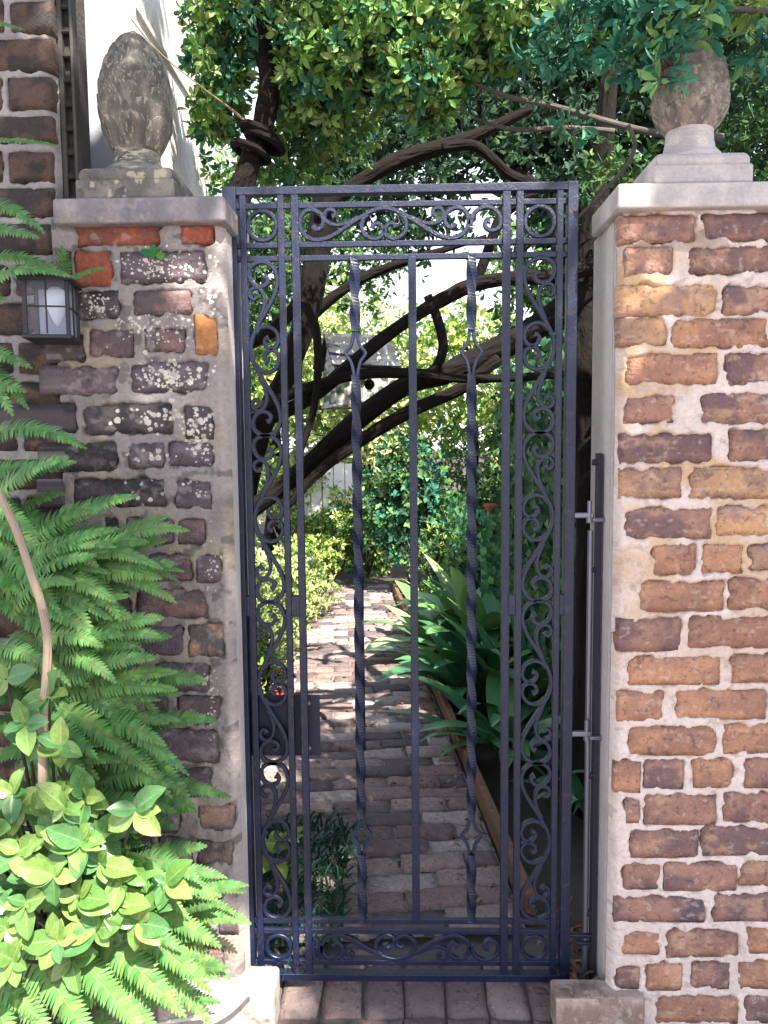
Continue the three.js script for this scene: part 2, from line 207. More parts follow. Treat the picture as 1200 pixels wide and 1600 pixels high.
brickFace(leftPier, leftPier.position, LEFT, LX0, LX1, -0.05, LTOP, {
  z: 0, wob: 0.028, joint: 0.0002, round: [0, 1], tw: 700,
  smear: (x, y) => 0.0035 * sst(0.75, 0.3, y) + 0.004 * sst(0.52, 0.64, fbm(x * 10 + 4, y * 10, 3)),
  brick(x, y, b) {
    const k = b ? b.k : 0, s = b ? b.s : 0.5, n = fbm(x * 24 + s * 40, y * 30, 5), f = fbm(x * 130, y * 130, 3);
    const A = [[0.17, 0.105, 0.10], [0.12, 0.09, 0.105], [0.07, 0.055, 0.06], [0.24, 0.065, 0.036], [0.4, 0.17, 0.06], [0.3, 0.17, 0.12]][k], B = [[0.09, 0.065, 0.07], [0.07, 0.055, 0.065], [0.028, 0.025, 0.028], [0.14, 0.05, 0.036], [0.3, 0.135, 0.055], [0.1, 0.08, 0.08]][k];
    let c = mix3(A, B, sst(0.38, 0.62, n)); c = mix3(c, [0.3, 0.26, 0.25], sst(0.58, 0.76, fbm(x * 40, y * 50 + s * 9, 4)) * (k === 4 ? 0.1 : 0.4)); c = mix3(c, [0.42, 0.36, 0.34], 0.45 * sst(0.75, 0.2, y) * sst(0.35, 0.6, fbm(x * 14, y * 14, 4)));
    c = c.map(q => 1.05 * q * (0.7 + 0.6 * f)); return k === 4 ? c : lichen(x, y, c);
  },
  mortar(x, y) {
    const n = fbm(x * 12, y * 12, 4), f = fbm(x * 150, y * 150, 3), e = sst(0.03, 0.004, LX1 - x);
    let c = mix3([0.16, 0.138, 0.14], [0.31, 0.27, 0.258], n); c = mix3(c, [0.46, 0.39, 0.36], Math.max(0.55 * e * sst(0.2, 0.5, n), 0.5 * sst(0.45, 0.7, fbm(x * 11 + 60, y * 11, 4)) * sst(0.9, 0.3, y))); c = mix3(c, [0.33, 0.27, 0.14], sst(0.55, 0.7, fbm(x * 8, y * 8 + 20, 4)) * 0.35);
    c = mix3(c, [0.06, 0.055, 0.055], sst(0.6, 0.72, fbm(x * 30, y * 30 + 90, 3)) * 0.6);
    return lichen(x, y, c.map(q => q * (0.8 + 0.4 * f)));
  } });
part('masonry_core', box(LX1 - LX0 - 0.006, LTOP + 0.05, PD - 0.03, 0, (LTOP - 0.05) / 2, 0.12 - 0.0225 - PD / 2, 0.008), M.stucco, leftPier);
const lcA = P(80, 309, 0.03), lcB = P(351, 346, 0.03), LCAP = lcA.y;
part('cap_stone', box(lcB.x - lcA.x, lcA.y - lcB.y, 0.3, (lcA.x + lcB.x) / 2 - leftPier.position.x, (lcA.y + lcB.y) / 2, 0.12 + 0.03 - 0.15, 0.009, 3), M.capLeft, leftPier, 'grey flat coping stone');

// --- dark brick house wall at far left, running up out of the frame
const HZ = -0.015, HX1 = P(90, 300, HZ).x, HX0 = HX1 - 0.95, HB = [];
for (const b of [[14, 82, 2, 50, 2], [-130, 6, 2, 50, 1], [-60, 83, 63, 110, 2], [12, 82, 122, 171, 2], [-140, 2, 122, 171, 1], [-60, 83, 184, 222, 2], [14, 83, 238, 284, 2], [-140, 4, 238, 284, 1], [-60, 84, 296, 338, 2]]) HB.push(toM(b, HZ));
{ let y = P(50, 350, HZ).y, row = 0; while (y > 0) { const y0 = y - 0.072, off = row % 2 ? 0.11 : 0; for (let x = HX1 - 0.012 + off; x > HX0; x -= 0.228) { const b = { x0: Math.max(HX0 + 0.01, x - 0.21), x1: Math.min(x, HX1 - 0.012), y0, y1: y, k: 1 + (rnd() < 0.5 ? 1 : 0) }; if (b.x1 - b.x0 > 0.04) HB.push(b); } y -= 0.094; row++; }
  y = P(50, -8, HZ).y; row = 0; while (y < 3.3) { const off = row % 2 ? 0.11 : 0; for (let x = HX1 - 0.012 + off; x > HX0; x -= 0.228) { const b = { x0: Math.max(HX0 + 0.01, x - 0.21), x1: Math.min(x, HX1 - 0.012), y0: y, y1: y + 0.072, k: 2 }; if (b.x1 - b.x0 > 0.04) HB.push(b); } y += 0.094; row++; } }
for (const b of HB) b.s = rnd();
const house = thing('brick_house', 'dark brown brick house wall with grey mortar at the far left', 'house', V((HX0 + HX1) / 2, 0, HZ));
brickFace(house, house.position, HB, HX0, HX1, -0.05, 3.4, { z: HZ, wob: 0.022, joint: -0.0015, round: [0, 1], tw: 560,
  brick(x, y, b) { const k = b ? b.k : 1, s = b ? b.s : 0.5, n = fbm(x * 24 + s * 40, y * 30, 4), f = fbm(x * 130, y * 130, 3); const c = mix3(k === 2 ? [0.085, 0.052, 0.04] : [0.12, 0.07, 0.055], [0.035, 0.027, 0.025], sst(0.38, 0.62, n)); return c.map(q => q * (0.7 + 0.6 * f)); },
  mortar(x, y) { const n = fbm(x * 12, y * 12, 4), f = fbm(x * 150, y * 150, 3); return mix3([0.17, 0.15, 0.15], [0.36, 0.33, 0.33], n).map(q => q * (0.8 + 0.4 * f)); } });
part('masonry_core', box(HX1 - HX0 - 0.01, 3.45, 0.2, 0, 1.675, -0.13, 0.005), std([0.05, 0.04, 0.036], 0.95, { bumpMap: grain, bumpScale: 0.004 }), house);

// --- dark shutter edge and the pale house behind the left pier
{ const a = P(97, 150, -0.06), b = P(127, 150, -0.06), dark = std([0.02, 0.017, 0.015], 0.75, { bumpMap: grain, bumpScale: 0.003 }), edge = std([0.045, 0.042, 0.036], 0.75, { bumpMap: grain, bumpScale: 0.003 });
  const sh = thing('shutter', 'narrow dark wooden shutter standing open between the brick house and pale house', 'shutter', V((a.x + b.x) / 2, LCAP, -0.06)); const w = b.x - a.x;
  part('stile', box(0.012, 1.5, 0.03, -w / 2 + 0.006, 0.75, 0, 0.002), edge, sh); part('stile', box(0.008, 1.5, 0.03, w / 2 - 0.012, 0.75, 0.003, 0.002), edge, sh); part('panel', box(w - 0.022, 1.5, 0.014, -0.001, 0.75, -0.008, 0.002), dark, sh);
  for (let k = 0; k < 26; k++) { const s = box(w - 0.024, 0.042, 0.006, 0, 0, 0, 0.001); s.rotateX(-0.6); s.translate(0, 0.03 + k * 0.056, 0.004); part('slat', s, dark, sh); } }
{ const z = -0.36, a = P(129, 150, z), b = P(197, 150, z), zf = -2.6;
  const h = thing('pale_house', 'pale stucco house corner rising behind the left pier and its finial', 'house', V(b.x, 0, z));
  part('wall', box(b.x - a.x + 1.4, 4.6, 1.0, -(b.x - a.x + 1.4) / 2, 2.3, -0.52, 0.004), M.housePale, h);
  part('corner_board', box(b.x - a.x, 4.6, 0.02, -(b.x - a.x) / 2 + 0.004, 2.3, 0.004, 0.004), std([0.36, 0.37, 0.42], 0.7, { bumpMap: grain, bumpScale: 0.002 }), h);  // white board, its grey-blue shadow put into the colour
  part('corner_board', box(0.02, 4.6, 0.05, 0.008, 2.3, -0.035, 0.004), std([0.6, 0.58, 0.58], 0.7), h);
  for (let k = 0; k < 4; k++) part('shingle_band', box(0.012, 0.02, 0.96, 0.003, 2.35 + k * 0.42, -0.54, 0.003), M.housePale, h); }

// ---------------------------------------------------------------- finials
function finial(prof, pos, wide, hgt, rows, mat, plinthMat, label, pl) {
  const t = thing('pinecone_finial', label, 'finial', pos);
  const curve = (v) => { // radius of the cone at height v 0..1
    const n = prof.length - 1, f = clamp(v) * n, i = Math.min(n - 1, Math.floor(f)); const k = f - i, s = k * k * (3 - 2 * k); return wide / 2 * mix(prof[i], prof[i + 1], mix(k, s, 0.35)); };
  const base = pl.h + pl.neck, pts = [];
  for (let k = 0; k <= 32; k++) pts.push(new THREE.Vector2(Math.max(0.0005, curve(k / 32) * 0.965), base + hgt * k / 32));
  const cone = part('cone', new THREE.LatheGeometry(pts, 40), mat, t);
  for (let r = 0; r < rows; r++) {
    const v0 = 0.02 + 0.86 * Math.pow(r / rows, 0.94), vh = 0.25 - 0.05 * r / rows, rad = curve(v0 + vh * 0.5), cnt = Math.max(5, Math.round(2 * Math.PI * rad / (wide * 0.37))), da = Math.PI * 2 / cnt;
    const shapes = [0, 1].map(q => { const g = new MB(), nu = 8, nv = 7;
      for (let j = 0; j <= nv; j++) for (let i = 0; i <= nu; i++) { const s = i / nu * 2 - 1, tt = j / nv, w = Math.sqrt(Math.max(0, 1 - Math.pow(Math.max(0, tt - 0.35) / 0.65, 3.2))) * 0.56; const ang = s * w * da, vv = Math.min(0.995, v0 + vh * tt), R0 = curve(vv);
        const bul = (1 - Math.pow(Math.abs(s), 2.6)) * (0.25 + 0.75 * tt) * (tt > 0.93 ? 0.2 : 1), rd = R0 * 0.955 + wide * 0.032 * bul + wide * 0.012 * (fbm(i * 0.35 + q * 7 + r, j * 0.35, 2) - 0.5);
        g.v(Math.sin(ang) * rd, base + hgt * vv, Math.cos(ang) * rd, s * 0.2 + r * 0.17, tt * 0.25 + q * 0.4); }
      for (let j = 0; j < nv; j++) for (let i = 0; i < nu; i++) { const a = j * (nu + 1) + i; g.q(a, a + 1, a + nu + 2, a + nu + 1); } return g.geo(); });
    for (let k = 0; k < cnt; k++) { const s = part('scale', shapes[k % 2], mat, cone); s.rotation.y = (k + (r % 2) * 0.5) * da + 0.2; }
  }
  const np = [[wide * 0.28, base + 0.02], [wide * 0.305, base + 0.006], [wide * 0.31, pl.h + pl.neck * 0.75], [wide * 0.335, pl.h + pl.neck * 0.45], [pl.w * 0.33, pl.h + pl.neck * 0.2], [pl.w * 0.375, pl.h * 0.98], [pl.w * 0.38, pl.h * 0.8], [0.001, pl.h - 0.007]].map(q => new THREE.Vector2(...q)).reverse();
  part('neck', new THREE.LatheGeometry(np, 40), plinthMat, t);
  const sh = []; const n = 12; for (let k = 0; k <= n; k++) { } // plinth: square block with a swept shoulder
  part('plinth', merge([box(pl.w, pl.h * 0.62, pl.d, 0, pl.h * 0.31, 0, 0.008, 3), box(pl.w * 0.975, pl.h * 0.5, pl.d * 0.975, 0, pl.h * 0.74, 0, 0.026, 5)]), plinthMat, t);
  return t;
}
{ const z = -0.09, c = P(217, 306, z), top = P(217, 50, z).y, bot = P(217, 243, z).y, w = P(273, 150, z).x - P(160, 150, z).x, pl = { w: P(292, 290, z + 0.09).x - P(136, 290, z + 0.09).x, h: 0.078, neck: bot - LCAP - 0.078, d: 0.2 };
  finial([0.64, 0.8, 0.93, 0.99, 1.0, 0.985, 0.93, 0.83, 0.68, 0.46, 0.08], V(c.x, LCAP, z), w, top - bot, 8, M.coneLeft, M.plinthLeft, 'weathered brown stone pinecone finial on the left pier, against the pale house', pl); }
{ const z = -0.09, c = P(1075, 286, z), top = P(1075, 60, z).y, bot = P(1078, 212, z).y, w = P(1132, 140, z).x - P(1014, 140, z).x, pl = { w: P(1178, 270, z + 0.09).x - P(1022, 270, z + 0.09).x, h: 0.075, neck: bot - RCAP - 0.075, d: 0.2 };
  finial([0.58, 0.8, 0.94, 1.0, 0.99, 0.96, 0.92, 0.85, 0.74, 0.56, 0.1], V(c.x, RCAP, z), w, top - bot, 7, M.coneRight, M.capRight, 'paler stone pinecone finial on the right pier, partly hidden by hanging leaves', pl); }

// ---------------------------------------------------------------- iron gate
const GZ = -0.12, X = [-0.4245, -0.3924, -0.297, -0.2616, -0.1142, 0.0311, 0.1804, 0.2674, 0.3006, 0.3999, 0.4304], Y = [2.1357, 2.1008, 2.0049, 1.9719, 0.2147, 0.1854, 0.0962, 0.0574];
const gate = thing('iron_gate', 'tall navy wrought iron garden gate with scroll panels and twisted bars', 'gate', V(0, 0.045, GZ));
const gy = (y) => y - 0.045;
const uvm = (g, s = 4) => { const p = g.attributes.position, u = g.attributes.uv; for (let i = 0; i < p.count; i++) u.setXY(i, (p.getX(i) + p.getZ(i)) * s, p.getY(i) * s); return g; };
const bar = (x, y0, y1, w, d, z = 0, name = 'bar', mat = M.iron) => part(name, uvm(box(w, y1 - y0, d, x, gy((y0 + y1) / 2), z, 0.002)), mat, gate);
const rail = (y, x0, x1, h, d, z = 0) => part('rail', uvm(box(x1 - x0, h, d, (x0 + x1) / 2, gy(y), z, 0.002)), M.iron, gate);
bar(X[0], Y[7] - 0.012, Y[0] + 0.01, 0.034, 0.034, 0, 'stile');
bar(X[10], Y[7] - 0.012, Y[0] + 0.01, 0.026, 0.03, 0, 'stile');
for (const [k, w] of [[1, 0.0165], [2, 0.0165], [3, 0.019], [7, 0.0205], [8, 0.0175], [9, 0.0165]]) bar(X[k], Y[7], Y[0], w, 0.016, 0.0025);
for (let k = 0; k < 8; k++) rail(Y[k], X[0] + 0.012, X[10] - 0.008, k === 0 || k === 7 ? 0.02 : 0.0145, k === 0 || k === 7 ? 0.026 : 0.012, -0.001);
bar(X[5], Y[4], Y[3], 0.0205, 0.0165, 0.0012);
for (const k of [4, 6]) { // twisted square bars that open into a diamond twice
  const at = [P(560, 552, GZ).y, P(565, 1305, GZ).y], x = X[k], seg = (y0, y1, twist) => { const n = Math.max(4, Math.ceil((y1 - y0) / 0.008)), m = new MB(), r = 0.0135;
    for (let j = 0; j <= n; j++) for (let s = 0; s <= 4; s++) { const a = s * Math.PI / 2 + Math.PI / 4 + (twist ? j / n * (y1 - y0) / 0.178 * Math.PI : 0); m.v(x + Math.cos(a) * r, gy(mix(y0, y1, j / n)), Math.sin(a) * r, s * 0.06, mix(y0, y1, j / n) * 4); }
    for (let j = 0; j < n; j++) for (let s = 0; s < 4; s++) { const a = j * 5 + s; m.q(a, a + 5, a + 6, a + 1); } const g = m.geo().toNonIndexed(); g.computeVertexNormals(); return g; };
  const g = [seg(Y[4], at[1] - 0.05, 1), seg(at[1] + 0.05, at[0] - 0.055, 1), seg(at[0] + 0.055, Y[3], 1)];
  const b = part('twisted_bar', merge(g), M.iron, gate);
  for (const y of at) { const dm = []; for (const s of [-1, 1]) { const pts = [[0.004, -0.062], [0.006, -0.045], [0.012, -0.022], [0.026, 0], [0.012, 0.018], [0.006, 0.038], [0.004, 0.06]].map(q => V(x + s * q[0], gy(y + q[1]), 0)); dm.push(ribbon(pts, 0.008, 0.011, false)); } part('diamond', merge(dm), M.iron, b); }
}
function ribbon(pts, w, d, smooth = true, endw = 1) { // flat bar of width w (in the xy plane) and depth d bent along points
  const cv = smooth ? new THREE.CatmullRomCurve3(pts, false, 'centripetal') : new THREE.CatmullRomCurve3(pts, false, 'catmullrom', 0.25), n = Math.max(12, pts.length * 4), m = new MB(); let s = 0, last = null;
  for (let k = 0; k <= n; k++) { const p = cv.getPoint(k / n), t = cv.getTangent(k / n), nx = -t.y, ny = t.x, l = Math.hypot(nx, ny) || 1, e = Math.min(k, n - k) / n * pts.length, ww = w * (1 + (endw - 1) * clamp(1 - e / 1.2)), c = 0.0016; if (last) s += p.distanceTo(last); last = p;
    const pr = [[-ww / 2, d / 2 - c], [-ww / 2 + c, d / 2], [ww / 2 - c, d / 2], [ww / 2, d / 2 - c], [ww / 2, -d / 2], [-ww / 2, -d / 2], [-ww / 2, d / 2 - c]];
    for (const [q, z] of pr) m.v(p.x + nx / l * q, p.y + ny / l * q, p.z + z, q * 6 + z * 6, s * 4); }
  for (let k = 0; k < n; k++) for (let j = 0; j < 6; j++) { const a = k * 7 + j; m.q(a, a + 1, a + 8, a + 7); }
  for (const k of [0, n]) { const o = k * 7; for (let j = 1; j < 5; j++) k ? m.t(o, o + j, o + j + 1) : m.t(o, o + j + 1, o + j); }
  const g = m.geo().toNonIndexed(); g.computeVertexNormals(); return g;
}
// the scroll motif, in units of the panel width (405) and half length (984); upper half, mirrored below
const MAIN = [[452, 262], [418, 280], [404, 315], [430, 358], [490, 382], [560, 372], [618, 318], [644, 235], [620, 165], [545, 115], [455, 106], [365, 140], [298, 215], [276, 310], [300, 425], [355, 535], [425, 640], [500, 750], [560, 850], [615, 950], [644, 1040], [650, 1093]];
const CSC = [[575, 900], [530, 855], [465, 832], [395, 836], [330, 872], [288, 935], [280, 1000], [312, 1060], [372, 1086], [432, 1066], [466, 1015], [452, 970], [412, 958]];
const CURL = [[530, 790], [482, 670], [455, 560], [468, 465], [520, 405], [585, 396], [636, 432], [640, 485], [605, 522], [566, 512], [556, 486]];
function motif(cx, cy, W, L, rot, flip) { // rot false: runs vertically; true: runs along x
  const to = (q, s) => { const u = (q[0] - 460) / 405 * W * (flip ? -1 : 1), v = -(q[1] - 1093) / 987 * L * s; return rot ? V(cx + v, gy(cy + u), 0.001) : V(cx + u, gy(cy + v), 0.001); };
  const main = [...MAIN.map(q => to(q, 1)), ...MAIN.slice(0, -1).reverse().map(q => to(q, -1))];
  const g = part('scroll', ribbon(main, 0.0106, 0.012, true, 1.5), M.iron, gate);
  for (const s of [1, -1]) { part('c_scroll', ribbon(CSC.map(q => to(q, s)), 0.0098, 0.0116, true, 1.4), M.iron, g); part('curl', ribbon(CURL.map(q => to(q, s)), 0.0094, 0.0112, true, 1.5), M.iron, g); }
}
{ const top = Y[3] - 0.008, bot = Y[4] + 0.008, L = (top - bot) / 8;
  for (let k = 0; k < 4; k++) { const cy = top - L * (2 * k + 1); motif((X[1] + X[2]) / 2, cy, X[2] - X[1] - 0.016, L, false, true); motif((X[8] + X[9]) / 2, cy, X[9] - X[8] - 0.016, L, false, false); }
  const w = Y[1] - Y[2] - 0.014, xc = P(600, 350, GZ).x, hl = P(732, 350, GZ).x - xc; motif(xc, (Y[1] + Y[2]) / 2, w, hl, true, false);
  const w2 = Y[5] - Y[6] - 0.014, xb = P(612, 1478, GZ).x + 0.01; motif(xb, (Y[5] + Y[6]) / 2, w2, hl * 0.95, true, true);
  const vol = (cx, cy, w, s, f) => part('scroll', ribbon([[-0.95, -0.15], [-0.75, 0.5], [-0.2, 0.97], [0.45, 0.9], [0.9, 0.35], [0.85, -0.3], [0.4, -0.55], [0, -0.3], [0.02, 0.1], [0.3, 0.12]].map(q => V(cx + q[0] * w / 2 * s, gy(cy + q[1] * (Y[1] - Y[2] - 0.022) / 2 * f), 0.001)), 0.0102, 0.012, true, 1.5), M.iron, gate);
  const e = xc + hl, r = X[7] - 0.01; vol((e + r) / 2, (Y[1] + Y[2]) / 2, (r - e) * 0.98, 1, 1);
  const b1 = xb + hl * 0.95; vol((b1 + r) / 2, (Y[5] + Y[6]) / 2, (r - b1) * 0.98, 1, -1);
  const b0 = xb - hl * 0.95, l = X[3] + 0.01; if (b0 - l > 0.02) vol((b0 + l) / 2, (Y[5] + Y[6]) / 2, (b0 - l) * 0.98, -1, -1);
  for (const [a, b] of [[1, 2], [8, 9]]) for (const [p, q] of [[1, 2], [5, 6]]) { const rad = Math.min(X[b] - X[a], Y[p] - Y[q]) / 2 - 0.0115; const pts = []; for (let k = 0; k < 24; k++) { const an = k / 24 * Math.PI * 2; pts.push([Math.cos(an), Math.sin(an)]); } pts.push(pts[0]);
    part('ring', ribbon(pts.map(c => V((X[a] + X[b]) / 2 + c[0] * rad, gy((Y[p] + Y[q]) / 2 + c[1] * rad), 0.001)), 0.0095, 0.0125), M.iron, gate); }
  const yc = P(640, 945, GZ).y; for (const [a, b] of [[0, 1], [2, 3], [7, 8], [9, 10]]) part('collar', uvm(box(X[b] - X[a] - 0.012, 0.056, 0.018, (X[a] + X[b]) / 2, gy(yc), 0.004, 0.004)), M.iron, gate);
  const a = P(386, 1086, GZ - 0.02), b = P(501, 1180, GZ - 0.02); const plate = part('lock_plate', box(b.x - a.x, a.y - b.y, 0.006, (a.x + b.x) / 2, gy((a.y + b.y) / 2), -0.02, 0.002), M.ironDark, gate, 'plain dark sheet metal plate behind the left scroll panel');
  for (const [px, py] of [[482, 1098], [483, 1168], [385, 1095], [386, 1165]]) { const p = P(px, py, GZ - 0.015), g = new THREE.CylinderGeometry(0.006, 0.007, 0.009, 8); g.rotateX(Math.PI / 2); g.translate(p.x, gy(p.y), -0.013); part('bolt', g, M.steel, plate); }
  const c = P(377, 960, GZ), d = P(391, 1088, GZ); part('keeper_plate', box(d.x - c.x + 0.002, c.y - d.y, 0.005, (c.x + d.x) / 2, gy((c.y + d.y) / 2), -0.008, 0.001), std([0.008, 0.008, 0.01], 0.8), gate);
  // hinge lugs on the right stile
  for (const py of [805, 1145]) { const p = P(892, py, GZ), x0 = X[10] + 0.01; const h = part('hinge', merge([box(0.052, 0.014, 0.014, x0 + 0.026, gy(p.y), 0.004, 0.003), new THREE.CylinderGeometry(0.006, 0.006, 0.046, 10).translate(x0 + 0.042, gy(p.y) + 0.014, 0.006), box(0.05, 0.011, 0.012, x0 + 0.066, gy(p.y) - 0.012, 0.004, 0.003), new THREE.CylinderGeometry(0.0085, 0.0085, 0.014, 6).translate(x0 + 0.042, gy(p.y) - 0.012, 0.006)]), M.steel, gate); }
  { const p = P(890, 1462, GZ); part('bottom_hinge', merge([box(0.07, 0.011, 0.011, X[10] + 0.04, gy(p.y), 0, 0.003), box(0.05, 0.01, 0.011, X[10] + 0.055, gy(p.y) - 0.022, -0.002, 0.003)]), M.iron, gate); }
}
{ // flat iron strap on the right jamb that carries the hinges
  const a = P(936, 708, -0.15), b = P(934, 1530, -0.15), x = RX0 - 0.009;
  const t = thing('hinge_strap', 'black flat iron strap bolted upright to the right jamb, carrying the hinges', 'gate hinge', V(x, b.y, -0.135));
  part('strap', box(0.012, a.y - b.y, 0.03, 0, (a.y - b.y) / 2, 0, 0.002), M.ironDark, t); part('pipe', new THREE.CylinderGeometry(0.0075, 0.0075, a.y - b.y - 0.2, 10).translate(-0.02, (a.y - b.y) / 2 - 0.1, 0.004), M.steel, t);
  for (const py of [722, 888, 1207, 1420]) { const q = P(936, py, -0.15).y - b.y; const g = new THREE.CylinderGeometry(0.009, 0.009, 0.012, 6); g.rotateZ(Math.PI / 2); g.translate(-0.012, q, 0.004); part('nut', g, M.ironDark, t); }
}

// ---------------------------------------------------------------- ground, path, threshold
const ground = new THREE.PlaneGeometry(400, 400, 1, 1); ground.rotateX(-Math.PI / 2); ground.translate(0, -0.03, 0); struct('ground', ground, M.soil);
const k1 = G0(632, 978), k2 = G0(722, 1207), PDIR = k1.clone().sub(k2).setY(0).normalize(), PRT = V(-PDIR.z, 0, PDIR.x); // along the path, and to its right
const PO = k2.clone().addScaledVector(PDIR, (-0.42 - k2.z) / PDIR.z); // kerb line where the garden begins
const GP = (u, y, w) => V(PO.x + PRT.x * u + PDIR.x * w, y, PO.z + PRT.z * u + PDIR.z * w);
const PANG = Math.atan2(-PDIR.x, -PDIR.z);
const pathTints = [[0.3, 0.205, 0.18], [0.21, 0.15, 0.145], [0.38, 0.28, 0.25], [0.15, 0.115, 0.12], [0.47, 0.385, 0.35]];
const pathGrain = tex(512, 512, (u, v) => { const n = tileFbm(u, v, 14, 5), d = sst(0.58, 0.7, tileFbm(u + 0.3, v, 30, 4)), l = sst(0.62, 0.72, tileFbm(u, v + 0.6, 20, 4)); let c = mix3([0.62, 0.6, 0.6], [1, 1, 1], n); c = mix3(c, [0.25, 0.25, 0.26], d * 0.6); return mix3(c, [1, 1, 1], l); });
const pathMats = pathTints.map(c => new THREE.MeshStandardMaterial({ color: new THREE.Color().setRGB(...c), map: pathGrain, bumpMap: grain, bumpScale: 0.005, roughness: 0.88 }));
function paver(w, h, d, seed) { const g = new MB(), nx = 6, nz = 4, r = rngOf(seed), ph = r() * 80; const id = []; for (let j = -1; j <= nz + 1; j++) for (let i = -1; i <= nx + 1; i++) { const bi = clamp(i, 0, nx), bj = clamp(j, 0, nz), ed = i < 0 || i > nx || j < 0 || j > nz; let x = (bi / nx - 0.5) * w, z = (bj / nz - 0.5) * d; const e = Math.min(bi, nx - bi, bj, nz - bj); x += 0.012 * (fbm(x * 30 + ph, z * 30, 2) - 0.5); z += 0.014 * (fbm(x * 30, z * 30 + ph, 2) - 0.5); const y = ed ? 0 : h - (e === 0 ? 0.006 : 0) + 0.014 * (fbm(x * 26 + ph, z * 22, 3) - 0.5); id.push(g.v(x, y, z, x * 4 + ph, z * 4)); }
  const s = nx + 3; for (let j = 0; j < nz + 2; j++) for (let i = 0; i < nx + 2; i++) { const a = j * s + i; g.q(id[a], id[a + s], id[a + s + 1], id[a + 1]); } return g.geo(); }
const PW = 0.98, PL = 5.9;
{ const sh = new MB(); const c = [GP(-PW - 0.02, 0.02, -0.05), GP(0.0, 0.02, -0.05), GP(0.0, 0.02, PL), GP(-PW - 0.02, 0.02, PL)]; c.forEach((p, i) => sh.v(p.x, p.y, p.z, p.x * 3, p.z * 3)); sh.q(0, 1, 2, 3);
  const jm = new THREE.MeshStandardMaterial({ map: tex(256, 256, (u, v) => mix3(mix3([0.1, 0.085, 0.075], [0.36, 0.33, 0.3], tileFbm(u, v, 16, 5)), [0.05, 0.08, 0.025], sst(0.52, 0.62, tileFbm(u + 0.5, v, 7, 4)))), bumpMap: grain, bumpScale: 0.008, roughness: 1 });
  const path = struct('brick_path', sh.geo(), jm);
  const forms = [0, 1, 2, 3, 4, 5].map(k => paver(0.222, 0.03, 0.098, 200 + k)), half = [0, 1].map(k => paver(0.11, 0.03, 0.098, 220 + k));
  let n = 0; for (let row = 0; row < 54; row++) { const w = row * 0.109 + 0.02; let u = -0.012 - (row % 2 ? 0.115 : 0); const put = (g, u) => { const b = part('brick', g, pathMats[Math.floor(rnd() * 5)], path), p = GP(u, 0.004 + rr(-0.007, 0.009), w + rr(-0.006, 0.006)); b.position.copy(p); b.rotation.set(rr(-0.025, 0.025), PANG + rr(-0.035, 0.035), rr(-0.02, 0.02)); if (rnd() < 0.5) b.rotation.y += Math.PI; n++; };
    if (row % 2) put(half[row % 4 === 1 ? 0 : 1], -0.012 - 0.055); for (; u - 0.222 > -PW - 0.02; u -= 0.234) put(forms[Math.floor(rnd() * 6)], u - 0.111); if (u - 0.11 > -PW - 0.02) put(half[0], u - 0.055); }
}
{ const g = new THREE.PlaneGeometry(16, 7); g.rotateX(-Math.PI / 2); g.translate(0, -0.014, 4.2); const m = new THREE.MeshStandardMaterial({ map: tex(256, 256, (u, v) => mix3([0.3, 0.24, 0.22], [0.46, 0.4, 0.37], tileFbm(u, v, 20, 4))), roughness: 0.95 }); m.map.repeat.set(16, 7); struct('street', g, m); }  // unseen ground added in front, pale so it bounces light onto the wall
{ // threshold and pavement: bricks laid end-on
  const g = new THREE.PlaneGeometry(8, 2.4); g.rotateX(-Math.PI / 2); g.translate(0, -0.008, 0.8); 
  const jm = new THREE.MeshStandardMaterial({ map: tex(256, 256, (u, v) => mix3([0.06, 0.05, 0.045], [0.2, 0.17, 0.155], tileFbm(u, v, 30, 5))), bumpMap: grain, bumpScale: 0.008, roughness: 1 });
  const pv = struct('pavement', g, jm); const f = [0, 1, 2, 3].map(k => paver(0.106, 0.03, 0.226, 300 + k)); const tints = [[0.26, 0.175, 0.165], [0.31, 0.21, 0.195], [0.22, 0.155, 0.155], [0.34, 0.25, 0.23]].map(c => new THREE.MeshStandardMaterial({ color: new THREE.Color().setRGB(...c), map: pathGrain, bumpMap: grain, bumpScale: 0.005, roughness: 0.9 }));
  for (let j = 0; j < 3; j++) for (let i = -9; i < 8; i++) { const b = part('brick', f[Math.floor(rnd() * 4)], tints[Math.floor(rnd() * 4)], pv); b.position.set(P(663, 1545, -0.1).x + i * 0.1125 + rr(-0.003, 0.003), -0.022 + rr(-0.003, 0.003), -0.15 + j * 0.236 + rr(-0.006, 0.006)); b.rotation.y = rr(-0.02, 0.02); } }
